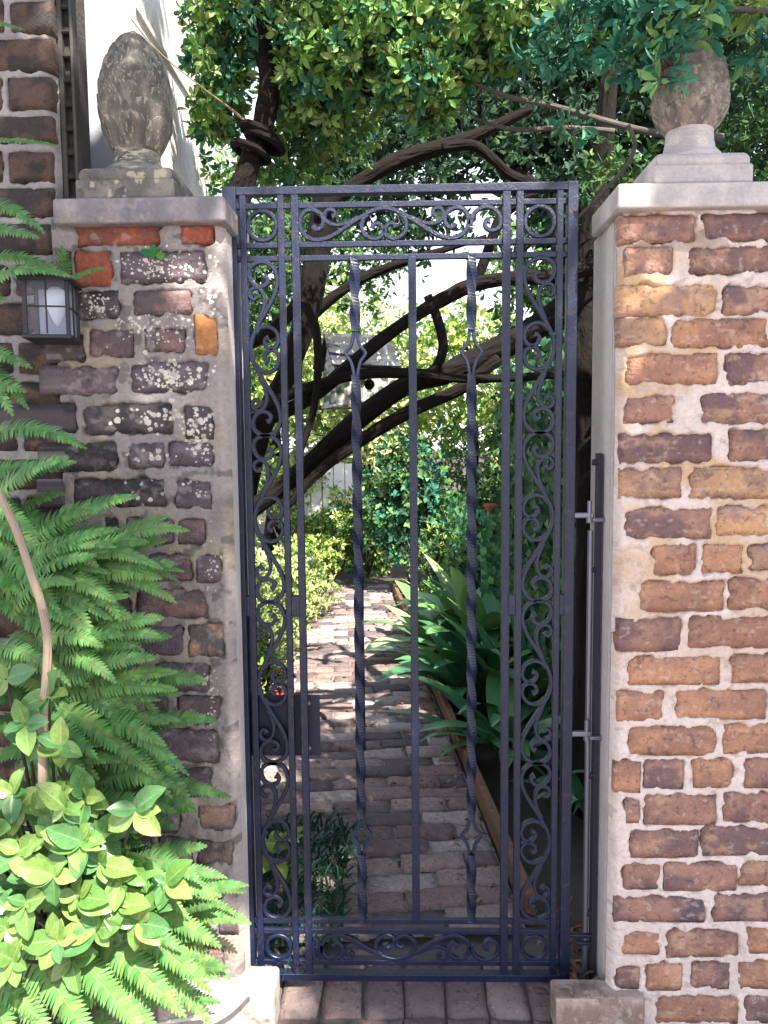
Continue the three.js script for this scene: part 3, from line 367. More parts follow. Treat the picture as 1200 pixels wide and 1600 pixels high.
{ // fallen leaves along the path and in the corner by the hinges
  const r = rngOf(55), m = new MB(), pal = [[0.2, 0.12, 0.06], [0.13, 0.075, 0.045], [0.28, 0.2, 0.11], [0.09, 0.06, 0.04]];
  for (let k = 0; k < 520; k++) { const e = r(), side = r() < 0.5, u = k < 330 ? (side ? -0.04 - 0.22 * e * e : -PW + 0.25 * e * e) : -PW * r(), w = k < 330 ? rr(-0.05, 5, r) : rr(0.1, 5, r), p = GP(u, rr(0.03, 0.045, r), w), a = r() * 6.3, l = rr(0.018, 0.042, r); addLeaf2(m, p, V(Math.cos(a), rr(-0.2, 0.2, r), Math.sin(a)), V(rr(-0.4, 0.4, r), 1, rr(-0.4, 0.4, r)), l, l * rr(0.35, 0.6, r), pal[k % 4]); }
  for (let k = 0; k < 130; k++) { const p = V(RX0 - 0.015 - 0.13 * r() * r(), rr(0.0, 0.06, r) * r() + 0.02, rr(-0.45, -0.02, r)), a = r() * 6.3, l = rr(0.025, 0.06, r); addLeaf2(m, p, V(Math.cos(a), rr(0, 0.9, r), Math.sin(a)).normalize(), V(rr(-0.6, 0.6, r), 1, rr(-0.4, 0.4, r)), l, l * rr(0.3, 0.5, r), pal[k % 4]); }
  function addLeaf2(...q) { addLeaf(q[0], q[1], q[2], q[3], q[4], q[5], q[6], 0.3, 0.3); }
  const o = solo('leaf_litter', m.geo(), new THREE.MeshStandardMaterial({ vertexColors: true, roughness: 0.9, side: THREE.DoubleSide }), 'dry brown fallen leaves scattered along the brick path and under the hinges', 'fallen leaves'); o.userData.kind = 'stuff'; }
{ // timber edging right of the path
  const em = new THREE.MeshStandardMaterial({ map: tex(256, 256, (u, v) => mix3([0.1, 0.05, 0.03], [0.25, 0.135, 0.075], fbm(u * 4, v * 40, 4))), bumpMap: grain, bumpScale: 0.004, roughness: 0.85 });
  const t = thing('path_edging', 'reddish brown edging set along the right side of the brick path', 'edging', GP(0.03, 0, 0)); t.rotation.y = PANG;
  for (let k = 0; k < 4; k++) part('board', box(0.035, 0.11, 1.36, rr(-0.004, 0.004), 0.045 + rr(-0.006, 0.006), -0.7 - k * 1.38, 0.006, 2), em, t); }
{ const a = P(384, 1548, 0.05), b = P(429, 1600, 0.05); const g = box(0.3, 0.13, 0.1, b.x - 0.15, a.y - 0.065, 0.0, 0.012, 3); solo('stone_block', g, M.capLeft2, 'pale stone block at the foot of the left pier', 'stone block'); }

// ---------------------------------------------------------------- foliage tools
function addLeaf(m, c, dir, up, len, wid, col, fold = 0.25, curl = 0.15) { // six-point folded leaf
  const s = V().crossVectors(dir, up); if (s.lengthSq() < 1e-6) s.set(1, 0, 0); s.normalize(); const n = V().crossVectors(s, dir).normalize();
  const pt = (a, b, h) => [c.x + dir.x * a * len + s.x * b * wid + n.x * h * wid, c.y + dir.y * a * len + s.y * b * wid + n.y * h * wid, c.z + dir.z * a * len + s.z * b * wid + n.z * h * wid];
  const q = [[0, 0, 0], [0.5, 0.42, fold], [0.8, 0.32, fold - curl], [1, 0, -curl * 2.2], [0.8, -0.32, fold - curl], [0.5, -0.42, fold], [0.55, 0, 0]];
  const id = q.map(e => m.v(...pt(...e), e[1] + 0.5, e[0], col)); const o = id[6];
  m.t(id[0], id[1], o); m.t(id[1], id[2], o); m.t(id[2], id[3], o); m.t(id[3], id[4], o); m.t(id[4], id[5], o); m.t(id[5], id[0], o);
}
function rdir(r) { const z = r() * 2 - 1, a = r() * Math.PI * 2, s = Math.sqrt(1 - z * z); return V(Math.cos(a) * s, z, Math.sin(a) * s); }
function leafMass(blobs, o) { // blobs: {c, r:[x,y,z], n, pal}
  const r = rngOf(o.seed), m = new MB();
  for (const b of blobs) { const pal = b.pal || o.pal, size = b.size || o.size;
    for (let k = 0; k < b.n; k++) {
      const d = rdir(r), t = Math.pow(r(), 1 / (b.shell || 2.2)), c = V(b.c.x + d.x * b.r[0] * t, b.c.y + d.y * b.r[1] * t, b.c.z + d.z * b.r[2] * t); if (o.keep && !o.keep(c)) continue;
      const ax = d.clone().multiplyScalar(0.8).add(rdir(r).multiplyScalar(0.7)); ax.y += o.lift || 0; ax.normalize(); const base = pal[Math.floor(r() * pal.length)], w = 4 + Math.floor(r() * 4);
      const e1 = V().crossVectors(ax, V(0.3, 1, 0.2)).normalize(), e2 = V().crossVectors(ax, e1);
      if (o.twig !== 0) { const e = c.clone().addScaledVector(ax, -size * 2.2), tw = size * 0.035, tc = [0.03, 0.022, 0.016], i0 = m.v(c.x + e1.x * tw, c.y + e1.y * tw, c.z + e1.z * tw, 0, 0, tc), i1 = m.v(c.x - e1.x * tw, c.y - e1.y * tw, c.z - e1.z * tw, 0, 0, tc), i2 = m.v(e.x, e.y, e.z, 0, 0, tc), i3 = m.v(c.x + e2.x * tw, c.y + e2.y * tw, c.z + e2.z * tw, 0, 0, tc); m.t(i0, i1, i2); m.t(i1, i3, i2); }
      for (let q = 0; q < w; q++) { const a = q / w * Math.PI * 2 + r(), op = 0.6 + r() * 0.6, dr = ax.clone().multiplyScalar(Math.cos(op)).addScaledVector(e1, Math.cos(a) * Math.sin(op)).addScaledVector(e2, Math.sin(a) * Math.sin(op)); const l = size * (0.65 + 0.6 * r()), v = 0.7 + 0.6 * r(); addLeaf(m, c.clone().addScaledVector(dr, size * 0.12 + 0.0 * r()), dr, ax, l, l * (o.wide || 0.5), base.map(x => x * v), 0.1 + 0.2 * r(), 0.2 * r()); } } }
  return m.geo();
}
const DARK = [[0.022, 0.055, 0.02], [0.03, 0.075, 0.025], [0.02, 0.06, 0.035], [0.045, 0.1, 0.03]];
const MID = [[0.05, 0.13, 0.03], [0.075, 0.17, 0.04], [0.035, 0.1, 0.045], [0.11, 0.2, 0.05]];
const CANOPY = [[0.09, 0.22, 0.05], [0.14, 0.28, 0.06], [0.05, 0.17, 0.075], [0.19, 0.31, 0.08], [0.24, 0.34, 0.11], [0.04, 0.15, 0.09]];
const TEAL = [[0.03, 0.15, 0.105], [0.05, 0.21, 0.13], [0.08, 0.25, 0.14], [0.03, 0.12, 0.075], [0.16, 0.3, 0.1]];
const LIME = [[0.32, 0.42, 0.1], [0.25, 0.38, 0.08], [0.42, 0.47, 0.14], [0.15, 0.29, 0.07]];
const PALE = [[0.4, 0.5, 0.19], [0.33, 0.45, 0.15], [0.5, 0.55, 0.26]];
// the sun reaches the far left of the garden through an opening in the crowns
const SUNV = SUN;
function inGap(c) { const t = c.y / SUNV.y, x = c.x - SUNV.x * t, z = c.z - SUNV.z * t, dx = x - PO.x, dz = z - PO.z, u = dx * PRT.x + dz * PRT.z, w = dx * PDIR.x + dz * PDIR.z; if (u > -2.0 && u < (w > 2.5 ? 0.5 : -0.3) && w > 0.95 && w < 4.6) return true; return u > -2.6 && u < 0.5 && w >= 4.6 && w < 7.5 && hsh(Math.floor(c.x * 9 + 500), Math.floor(c.y * 9 + c.z * 40 + 900)) < 0.4; }
const B = (px, py, z, rx, ry, rz, n, pal, size) => ({ c: P(px, py, z), r: [rx, ry, rz], n, pal, size });
const LP = (list, z) => list.map(q => P(q[0], q[1], q.length > 2 ? q[2] : z));
const RP = (list, px, z) => list.map(() => px);

// --- tree with the wound strap, behind the left pier
{ const pts = LP([[372, -60], [392, 20], [412, 80], [421, 130], [412, 190], [393, 245], [376, 300], [362, 380], [352, 520], [345, 800], [340, 1250]], -0.62), t = thing('garden_tree', 'slim bare-stemmed tree with a strap wound round it, rising behind the left pier', 'tree', V(pts[10].x, 0, -0.62)), off = (g) => g.translate(-t.position.x, 0, 0.62);
  pts[10].y = -0.05;
  const pz = (k) => 0.034; part('trunk', off(limb(pts, [0.03, 0.036, 0.04, 0.036, 0.034, 0.036, 0.038, 0.04, 0.042, 0.045, 0.06], 70, 12, 0.3)), M.bark, t);
  const s1 = []; for (const [py, tl, dx] of [[200, 0.38, 0], [213, 0.36, 8], [228, 0.34, -14]]) { const c = P(406 + dx, py + 10, -0.62), pp = []; for (let k = 0; k <= 20; k++) { const a = k / 20 * Math.PI * 2; pp.push(V(c.x + Math.cos(a) * 0.052, c.y + Math.cos(a) * -tl * 0.06 + Math.sin(a) * 0.004, c.z + Math.sin(a) * 0.052)); } s1.push(limb(pp, pp.map(() => 0.0125), 40, 8, 0.1)); }
  part('wound_strap', off(merge(s1)), M.bark, t, 'thick dark strap wound three times round the stem');
  for (const L of [[[418, 95], [460, 60], [520, 40], [600, 50]], [[404, 45], [370, 20], [330, 10]], [[421, 140], [455, 120], [500, 125], [545, 150]], [[590, 95], [640, 115], [700, 130]], [[560, 140], [610, 150], [660, 140]]]) { const p = LP(L, -0.6); part('branch', off(limb(p, p.map((_, i) => 0.013 - 0.003 * i), 20, 6, 0.2)), M.bark, t); }
  const bl = [B(345, 110, -0.75, 0.09, 0.2, 0.2, 210, CANOPY, 0.04), B(335, 185, -0.8, 0.09, 0.07, 0.15, 84, CANOPY, 0.036), B(350, 30, -0.7, 0.12, 0.12, 0.2, 154, CANOPY), B(455, 90, -0.75, 0.12, 0.2, 0.2, 237, CANOPY), B(470, 170, -0.8, 0.11, 0.16, 0.2, 182, CANOPY), B(510, 110, -0.6, 0.14, 0.16, 0.2, 294, CANOPY), B(480, 20, -0.6, 0.22, 0.14, 0.25, 266, CANOPY), B(440, 260, -1.0, 0.15, 0.1, 0.2, 125, CANOPY), B(600, 60, -0.5, 0.2, 0.16, 0.25, 461, CANOPY), B(660, 130, -0.45, 0.13, 0.09, 0.15, 210, CANOPY), B(700, 60, -0.5, 0.18, 0.13, 0.2, 364, CANOPY), B(670, 160, -0.45, 0.07, 0.07, 0.1, 70, CANOPY), B(800, 40, -0.45, 0.2, 0.1, 0.2, 364, CANOPY), B(560, -40, -0.6, 0.5, 0.12, 0.4, 364, CANOPY), B(345, 275, -1.3, 0.12, 0.12, 0.2, 84, CANOPY, 0.035), B(520, 200, -0.9, 0.2, 0.1, 0.25, 210, CANOPY)];
  part('crown', off(leafMass(bl, { seed: 11, pal: CANOPY, size: 0.036, wide: 0.5 })), M.leaves, t);
}
// --- spreading tree seen through the gate
{ const base = P(930, 1150, -1.25); base.y = -0.05; const t = thing('garden_tree', 'dark spreading tree whose long limbs sprawl across the view through the gate', 'tree', base), off = (g) => g.translate(-base.x, -base.y, -base.z);
  const tr = LP([[930, 1150], [928, 900], [920, 700], [912, 560], [915, 440], [935, 300], [950, 150], [958, 0], [960, -120]], -1.25); tr[0].y = -0.05; part('trunk', off(limb(tr, [0.1, 0.075, 0.062, 0.06, 0.055, 0.045, 0.035, 0.025, 0.012], 70, 12, 0.25)), M.bark, t);
  const br = (L, z, r) => { const p = LP(L, z); part('branch', off(limb(p, r, Math.max(24, L.length * 9), 9, 0.28)), M.bark, t); };
  br([[930, 430], [870, 490], [775, 548], [690, 585], [640, 600], [560, 655], [480, 727], [420, 775], [370, 812], [300, 850]], -1.22, [0.06, 0.055, 0.05, 0.046, 0.043, 0.042, 0.039, 0.038, 0.036, 0.03]);
  br([[780, 560], [720, 607], [647, 640], [573, 682], [500, 735], [450, 790]], -1.14, [0.024, 0.026, 0.026, 0.026, 0.024, 0.016]);
  br([[930, 415], [860, 432], [800, 435], [740, 445], [690, 468], [630, 505], [560, 560], [500, 610], [440, 645], [380, 672], [330, 700]], -1.1, [0.035, 0.03, 0.028, 0.027, 0.03, 0.028, 0.028, 0.026, 0.027, 0.025, 0.02]);
  br([[380, 650], [480, 606], [563, 585], [640, 583], [720, 592], [800, 590], [880, 585]], -1.05, [0.022, 0.022, 0.02, 0.02, 0.018, 0.016, 0.014]);
  br([[478, 478], [492, 510], [497, 560], [490, 640], [468, 710]], -1.0, [0.018, 0.018, 0.016, 0.014, 0.012]);
  br([[668, 462], [684, 500], [692, 545], [680, 575], [655, 592]], -1.1, [0.018, 0.02, 0.02, 0.02, 0.022]);
  br([[510, 300], [498, 380], [488, 450], [470, 520], [445, 590], [415, 650], [390, 730], [380, 800]], -1.55, [0.06, 0.062, 0.058, 0.055, 0.052, 0.05, 0.05, 0.05]);
  br([[500, 340], [545, 296], [600, 262], [660, 238], [720, 222], [770, 200], [830, 170]], -1.5, [0.032, 0.032, 0.034, 0.034, 0.03, 0.026, 0.018]);
  br([[690, 232], [740, 228], [772, 250], [800, 275], [850, 290]], -1.4, [0.022, 0.022, 0.022, 0.02, 0.015]);
  br([[840, 300], [790, 330], [760, 400], [745, 440]], -1.6, [0.03, 0.028, 0.024, 0.02]);
  br([[480, 500], [540, 450], [600, 420], [680, 395], [760, 370]], -1.9, [0.03, 0.026, 0.022, 0.018, 0.012]);
  br([[370, 545], [420, 520], [470, 470]], -1.4, [0.03, 0.03, 0.028]);
  br([[590, 120], [605, 160], [640, 155], [690, 140]], -1.0, [0.016, 0.014, 0.012, 0.009]);
  const bl = [B(700, 180, -2.4, 0.75, 0.35, 0.5, 850, DARK), B(900, 200, -2.2, 0.6, 0.45, 0.5, 900, DARK), B(580, 230, -1.9, 0.45, 0.3, 0.4, 520, DARK), B(820, 110, -1.5, 0.5, 0.3, 0.4, 420, DARK), B(1010, 120, -1.6, 0.4, 0.45, 0.4, 420, DARK), B(1150, 150, -1.3, 0.35, 0.5, 0.4, 480, DARK), B(520, 350, -2.3, 0.35, 0.25, 0.4, 420, [...MID, ...DARK]), B(430, 420, -2.2, 0.25, 0.4, 0.4, 330, [...MID, ...DARK]), B(610, 400, -2.6, 0.5, 0.3, 0.5, 480, [...MID, ...DARK]), B(760, 330, -2.4, 0.5, 0.22, 0.5, 520, [...MID, ...DARK]), B(870, 380, -1.9, 0.3, 0.35, 0.4, 420, DARK), B(540, 480, -2.7, 0.3, 0.22, 0.4, 210, MID), B(690, 430, -2.2, 0.25, 0.12, 0.3, 70, MID), B(900, 640, -1.9, 0.2, 0.6, 0.4, 260, DARK), B(430, 400, -3.3, 0.35, 0.5, 0.4, 420, MID), B(560, 420, -3.5, 0.4, 0.3, 0.4, 300, MID), B(410, 560, -3.2, 0.22, 0.4, 0.4, 260, MID), B(500, 330, -3.3, 0.3, 0.2, 0.3, 220, MID), B(400, 560, -2.0, 0.2, 0.4, 0.3, 260, DARK), B(1000, 280, -1.5, 0.35, 0.3, 0.4, 240, DARK), B(700, -90, -1.6, 1.1, 0.4, 0.7, 800, MID), B(960, 260, -1.9, 0.3, 0.2, 0.3, 120, MID)];
  part('crown', off(leafMass(bl, { seed: 12, pal: DARK, size: 0.05, wide: 0.5, keep: c => !inGap(c) })), M.leaves, t);
}
// --- tree over the right pier, leaning out to the pavement
{ const base = V(1.35, -0.05, -0.75), t = thing('garden_tree', 'leafy blue-green tree leaning over the right pier and its finial', 'tree', base), off = (g) => g.translate(-base.x, -base.y, -base.z);
  part('trunk', off(limb([V(1.35, -0.05, -0.75), V(1.38, 1, -0.72), V(1.3, 2.1, -0.6), V(1.22, 2.7, -0.4), V(1.15, 3.1, -0.2), V(1.0, 3.4, 0)], [0.09, 0.075, 0.06, 0.05, 0.035, 0.015], 60, 10, 0.2)), M.bark, t);
  const br = (L, z, r) => { const p = LP(L, z); part('branch', off(limb(p, r, 26, 7, 0.2)), M.branchGrey, t); };
  br([[1130, 215], [1020, 207], [950, 190], [860, 165], [790, 150], [740, 130]], -0.5, [0.012, 0.01, 0.009, 0.009, 0.007, 0.005]);
  br([[960, 205], [880, 200], [800, 202], [740, 185]], -0.6, [0.008, 0.008, 0.007, 0.004]);
  br([[981, 196], [992, 224], [983, 252], [948, 294], [903, 340]], -0.25, [0.006, 0.006, 0.006, 0.005, 0.004]);
  br([[1230, 20], [1150, 15], [1080, 10], [1000, 0]], -0.02, [0.008, 0.007, 0.006, 0.004]);
  const bl = [B(960, 20, -0.1, 0.12, 0.07, 0.12, 60, TEAL, 0.045), B(1070, 20, 0.02, 0.1, 0.05, 0.1, 48, TEAL, 0.045), B(1045, 58, 0.04, 0.05, 0.03, 0.05, 15, TEAL, 0.045), B(1040, 100, 0.06, 0.03, 0.025, 0.03, 5, TEAL, 0.045), B(1040, 130, 0.06, 0.025, 0.02, 0.03, 4, TEAL, 0.045), B(985, 95, -0.05, 0.05, 0.03, 0.06, 16, TEAL, 0.048), B(900, 60, -0.2, 0.1, 0.06, 0.12, 50, TEAL, 0.045), B(860, 95, -0.3, 0.1, 0.02, 0.08, 20, TEAL, 0.045), B(1150, 10, -0.1, 0.07, 0.07, 0.1, 60, LIME, 0.035), B(1190, 70, 0.0, 0.04, 0.05, 0.06, 14, TEAL, 0.045), B(895, 200, -0.4, 0.03, 0.025, 0.04, 9, TEAL, 0.045), B(1185, 200, -0.9, 0.16, 0.3, 0.25, 260, [...MID, ...DARK], 0.04), B(1180, 30, -0.3, 0.15, 0.12, 0.15, 110, [...TEAL, ...DARK], 0.042), B(960, 270, -0.9, 0.14, 0.1, 0.2, 80, MID, 0.036)];
  part('crown', off(leafMass(bl, { seed: 13, pal: TEAL, size: 0.045, wide: 0.42, lift: 0.0 })), M.leaves, t);
}
{ // unseen tree added behind the viewer, its crown shaped to shade the wall front
  const base = V(3.1, -0.05, 4.4), t = thing('added_shade_tree', 'unseen tree added on the pavement side to shade the front of the wall', 'tree', base), r = rngOf(61), bl = [];
  part('trunk', limb([V(0, 0, 0), V(-0.1, 2, -0.1), V(-0.4, 4, -0.6), V(-1, 5.4, -1)], [0.16, 0.13, 0.11, 0.05], 30, 10, 0.2).translate(0, 0, 0), M.bark, t);
  for (let x = -1.3; x < 3.4; x += 0.36) for (let z = x < 0.05 ? 1.0 : x < 0.6 ? 2.0 : x > 1.75 ? 1.95 : 2.55; z < (x < 1.75 ? 3.2 : 3.8); z += 0.3) bl.push({ c: V(x + rr(-0.08, 0.08, r), 5.02 + rr(-0.05, 0.15, r), z + rr(-0.05, 0.05, r)), r: [0.3, 0.2, 0.26], n: x < 1.75 ? 26 : 40 });
  part('crown', leafMass(bl, { seed: 62, pal: MID, size: 0.13, wide: 0.55 }).translate(-base.x, -base.y, -base.z), M.leaves, t); }
{ const p = LP([[205, 30, -0.3], [245, 78, -0.34], [320, 140, -0.45], [375, 182, -0.58], [404, 212, -0.6]], 0); solo('wire', limb(p, p.map((_, i) => i > 2 ? 0.005 : 0.0022), 40, 6, 0), M.barkPale, 'thin wire running from the pale house to the strapped tree', 'wire'); }

// --- birdhouse on its pole
{ const z = -1.75, c = P(560, 640, z), s = P(660, 640, z).x - P(560, 640, z).x, k = s / 100; // metres per pixel there
  const t = thing('birdhouse', 'mossy white wooden birdhouse with a dark roof and round hole on a pole', 'birdhouse', V(c.x, 0, z));
  const wood = new THREE.MeshStandardMaterial({ map: tex(256, 256, (u, v) => { const m = sst(0.48, 0.6, fbm(u * 9, v * 9, 4) + 0.12 * (0.5 - v)); return mix3(mix3([0.3, 0.29, 0.27], [0.45, 0.43, 0.4], fbm(u * 30, v * 8, 3)), [0.05, 0.07, 0.045], m); }), bumpMap: grain, bumpScale: 0.003, roughness: 0.9 }), roofM = new THREE.MeshStandardMaterial({ map: tex(256, 256, (u, v) => mix3(mix3([0.012, 0.012, 0.014], [0.05, 0.06, 0.075], sst(0.45, 0.7, fbm(u * 6, v * 14, 4))), [0.35, 0.38, 0.4], sst(0.72, 0.78, fbm(u * 12 + 7, v * 12, 3)))), bumpMap: grain, bumpScale: 0.004, roughness: 0.75 });
  const w = 94 * k, h = 55 * k, d = 70 * k, y = c.y - h * 0 - 0.0, y0 = P(560, 634, z).y;
  const g = new THREE.Group(); g.position.set(0, y0, 0); g.rotation.y = 0.35; g.name = 'box'; t.add(g);
  const sh = new THREE.Shape(); sh.moveTo(-w / 2, 0); sh.lineTo(w / 2, 0); sh.lineTo(w / 2, h); sh.lineTo(-w / 2, h); sh.closePath(); const hole = new THREE.Path(); hole.absarc(w * 0.08, h * 0.55, 8.5 * k, 0, Math.PI * 2, true); sh.holes.push(hole);
  const fuv = (gg) => { const p = gg.attributes.position, u = gg.attributes.uv; for (let i = 0; i < p.count; i++) u.setXY(i, p.getX(i) / w + 0.5 + p.getZ(i), p.getY(i) / w); return gg; };
  part('front_board', fuv(new THREE.ExtrudeGeometry(sh, { depth: 0.012, bevelEnabled: false, curveSegments: 20 }).translate(0, 0, d / 2 - 0.012)), wood, g);
  part('floor_board', box(w + 0.02, 0.012, d + 0.02, 0, -0.006, 0, 0.003), wood, g); part('back_board', fuv(box(w, h, 0.012, 0, h / 2, -d / 2 + 0.006, 0.002)), wood, g);
  for (const s2 of [-1, 1]) { const gs = new THREE.Shape(); gs.moveTo(-d / 2 + 0.013, 0.001); gs.lineTo(d / 2 - 0.013, 0.001); gs.lineTo(d / 2 - 0.013, h); gs.lineTo(0, h + 46 * k); gs.lineTo(-d / 2 + 0.013, h); gs.closePath(); const e = new THREE.ExtrudeGeometry(gs, { depth: 0.012, bevelEnabled: false }); e.rotateY(Math.PI / 2); e.translate(s2 * (w / 2 - 0.007) - 0.006, 0, 0); part('side_board', fuv(e), wood, g); }
  const rl = Math.hypot(d / 2 + 0.03, 50 * k) + 0.01, ang = Math.atan2(50 * k, d / 2 + 0.03);
  for (const s2 of [-1, 1]) for (let q = 0; q < 4; q++) { const f = box(w + 0.04, 0.011, rl / 4 + 0.012, 0, 0, 0, 0.002), a = (q + 0.5) / 4; f.rotateX(s2 * (ang + 0.04)); f.translate(0, h + 50 * k * (1 - a) + 0.006 + 0.002 * q, s2 * a * (d / 2 + 0.03)); part('roof_board', fuv(f), roofM, g); }
  part('pole', new THREE.CylinderGeometry(0.014, 0.016, y0 - 0.012, 10).translate(0, (y0 - 0.012) / 2, 0), M.twig, t);
}

// ---------------------------------------------------------------- garden behind
// ivy-covered wall on the right: a tall stretch by the gate, a lower one beyond
for (const [U, H, w0, w1, nl, lab, shadeMul] of [[0.62, 1.95, 0.25, 2.9, 7200, 'tall garden wall under a thick coat of ivy with deep shade put into its colour, behind the right scroll panel', 0.5], [0.6, 0.9, 2.95, 6.2, 4500, 'lower far stretch of garden wall covered in ivy, behind the strap-leaved plants', 1]]) {
  const c = GP(U, 0, (w0 + w1) / 2), t = thing('ivy_wall', lab, 'wall', c); t.rotation.y = PANG;
  part('wall', box(0.2, H, w1 - w0, 0.14, H / 2, 0, 0.01), std([0.12, 0.085, 0.07], 0.95, { bumpMap: grain, bumpScale: 0.01 }), t);
  const r = rngOf(41 + nl), m = new MB(), pal = [[0.05, 0.16, 0.07], [0.09, 0.25, 0.1], [0.07, 0.22, 0.13], [0.16, 0.32, 0.1]].map(c => c.map(q => q * shadeMul));  // same ivy greens, darkened on the near wall to stand for deep shade
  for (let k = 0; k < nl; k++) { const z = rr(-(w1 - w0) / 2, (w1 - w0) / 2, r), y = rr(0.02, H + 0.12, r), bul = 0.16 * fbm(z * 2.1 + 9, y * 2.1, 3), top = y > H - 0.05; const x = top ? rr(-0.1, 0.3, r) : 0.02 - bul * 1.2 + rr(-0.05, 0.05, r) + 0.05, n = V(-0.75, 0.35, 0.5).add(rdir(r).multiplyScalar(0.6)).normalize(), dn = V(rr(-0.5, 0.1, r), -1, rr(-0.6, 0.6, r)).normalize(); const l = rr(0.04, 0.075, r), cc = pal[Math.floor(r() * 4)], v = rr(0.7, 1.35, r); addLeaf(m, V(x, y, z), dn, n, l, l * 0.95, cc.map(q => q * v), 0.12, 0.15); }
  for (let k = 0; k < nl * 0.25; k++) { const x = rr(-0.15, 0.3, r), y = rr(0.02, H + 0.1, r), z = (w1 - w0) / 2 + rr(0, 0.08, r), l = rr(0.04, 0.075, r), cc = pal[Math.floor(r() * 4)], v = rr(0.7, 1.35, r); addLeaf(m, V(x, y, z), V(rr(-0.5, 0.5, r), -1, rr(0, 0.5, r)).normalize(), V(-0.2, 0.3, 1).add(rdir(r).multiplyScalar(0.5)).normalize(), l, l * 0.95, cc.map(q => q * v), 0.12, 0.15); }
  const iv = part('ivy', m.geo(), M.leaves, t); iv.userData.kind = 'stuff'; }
// strap-leaved plants beside the path
function strapLeaf(len, wid, bend, seed, col, twist = 0.3) { const m = new MB(), n = 9, r = rngOf(seed); const ph = r() * 6; let y = 0, z = 0, a = 0.15; const st = len / n;
  for (let k = 0; k <= n; k++) { const t = k / n, w = wid * Math.pow(Math.sin(Math.PI * Math.pow(clamp(t * 0.96 + 0.03), 0.85)), 0.75) * (t < 0.18 ? 0.28 + t * 3 : 1), tw = twist * t * Math.sin(ph), c = col.map(q => q * (0.85 + 0.3 * fbm(k * 0.7 + seed, 3, 2))); const cs = Math.cos(tw), sn = Math.sin(tw);
    m.v(-w / 2 * cs, y - w / 2 * sn + w * 0.12, z, 0, t, c); m.v(0, y, z, 0.5, t, c); m.v(w / 2 * cs, y + w / 2 * sn + w * 0.12, z, 1, t, c); y += Math.cos(a) * st; z += Math.sin(a) * st; a += bend / n * (0.6 + t); }
  for (let k = 0; k < n; k++) { const a0 = k * 3; m.q(a0, a0 + 1, a0 + 4, a0 + 3); m.q(a0 + 1, a0 + 2, a0 + 5, a0 + 4); } return m.geo(); }
const strapMat = new THREE.MeshPhysicalMaterial({ vertexColors: true, roughness: 0.38, transmission: 0.12, thickness: 0, side: THREE.DoubleSide, ior: 1.45 });
function strapPlant(label, pos, n, len, wid, pal, seed, spread = [0.3, 1.1]) { const t = thing('strap_leaf_plant', label, 'plant', pos); const r = rngOf(seed), forms = []; for (let k = 0; k < 6; k++) forms.push(strapLeaf(len * rr(0.75, 1.15, r), wid * rr(0.8, 1.15, r), rr(0.5, 1.6, r), seed + k, pal[k % pal.length]));
  for (let k = 0; k < n; k++) { const l = part('leaf', forms[k % 6], strapMat, t); l.position.set(rr(-0.1, 0.1, r), 0, rr(-0.12, 0.12, r)); l.rotation.set(0, k * 2.4 + rr(-0.4, 0.4, r), 0, 'YXZ'); l.rotation.x = rr(spread[0], spread[1], r) * 0.7; } return t; }
const SG = [[0.06, 0.19, 0.07], [0.09, 0.25, 0.08], [0.05, 0.16, 0.08], [0.14, 0.3, 0.08]], SG_SUN = [[0.3, 0.42, 0.2], [0.14, 0.3, 0.09], [0.52, 0.58, 0.38], [0.2, 0.36, 0.14]];  // second set: same blades with sunlight put into the colour
strapPlant('broad strap-leaved plant with sunlight put into its pale blade colours, farthest of those by the path', GP(0.2, 0, 3.0), 36, 0.72, 0.16, SG_SUN, 500, [0.3, 1.15]);
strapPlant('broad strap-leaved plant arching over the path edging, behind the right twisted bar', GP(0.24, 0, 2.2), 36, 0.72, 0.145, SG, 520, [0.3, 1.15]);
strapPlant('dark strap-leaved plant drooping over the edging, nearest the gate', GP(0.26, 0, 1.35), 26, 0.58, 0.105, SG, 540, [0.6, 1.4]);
strapPlant('tall strap-leaved clump between the path edging and the low ivy wall', GP(0.42, 0, 2.7), 34, 0.85, 0.155, [SG_SUN[1], SG[3], SG_SUN[0], SG[1]], 620, [0.1, 0.8]);
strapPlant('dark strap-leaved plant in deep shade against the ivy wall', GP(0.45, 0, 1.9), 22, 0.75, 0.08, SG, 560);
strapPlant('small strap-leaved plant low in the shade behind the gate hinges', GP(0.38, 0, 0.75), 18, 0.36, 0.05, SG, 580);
strapPlant('narrow strap-leaved plant at the far end of the path edging', GP(0.3, 0, 4.4), 22, 0.5, 0.06, SG_SUN, 600);
function bush(name, label, pos, r, n, pal, size, seed, wide = 0.5) { const t = thing(name, label, 'shrub', pos); const st = []; const q = rngOf(seed); for (let k = 0; k < 6; k++) { const d = rdir(q); st.push(limb([V(0, 0, 0), V(d.x * r[0] * 0.3, r[1] * 0.6, d.z * r[2] * 0.3), V(d.x * r[0] * 0.7, r[1] * (1 + 0.4 * q()), d.z * r[2] * 0.7)], [0.012, 0.009, 0.005], 10, 5, 0.1)); } part('stem', merge(st), M.twig, t);
  const bl = []; for (let k = 0; k < 7; k++) { const d = rdir(q); bl.push({ c: V(d.x * r[0] * 0.5, r[1] * (0.95 + 0.55 * d.y), d.z * r[2] * 0.5), r: [r[0] * 0.55, r[1] * 0.5, r[2] * 0.55], n: Math.round(n / 7) }); } part('foliage', leafMass(bl, { seed: seed + 1, pal, size, wide, lift: 0.3, keep: c => c.y > 0.01 }), M.leaves, t); return t; }
bush('garden_shrub', 'feathery light green shrub beside the far strap-leaved plant', GP(0.35, 0, 3.9), [0.38, 0.5, 0.4], 480, [...MID, ...LIME], 0.05, 701, 0.3);
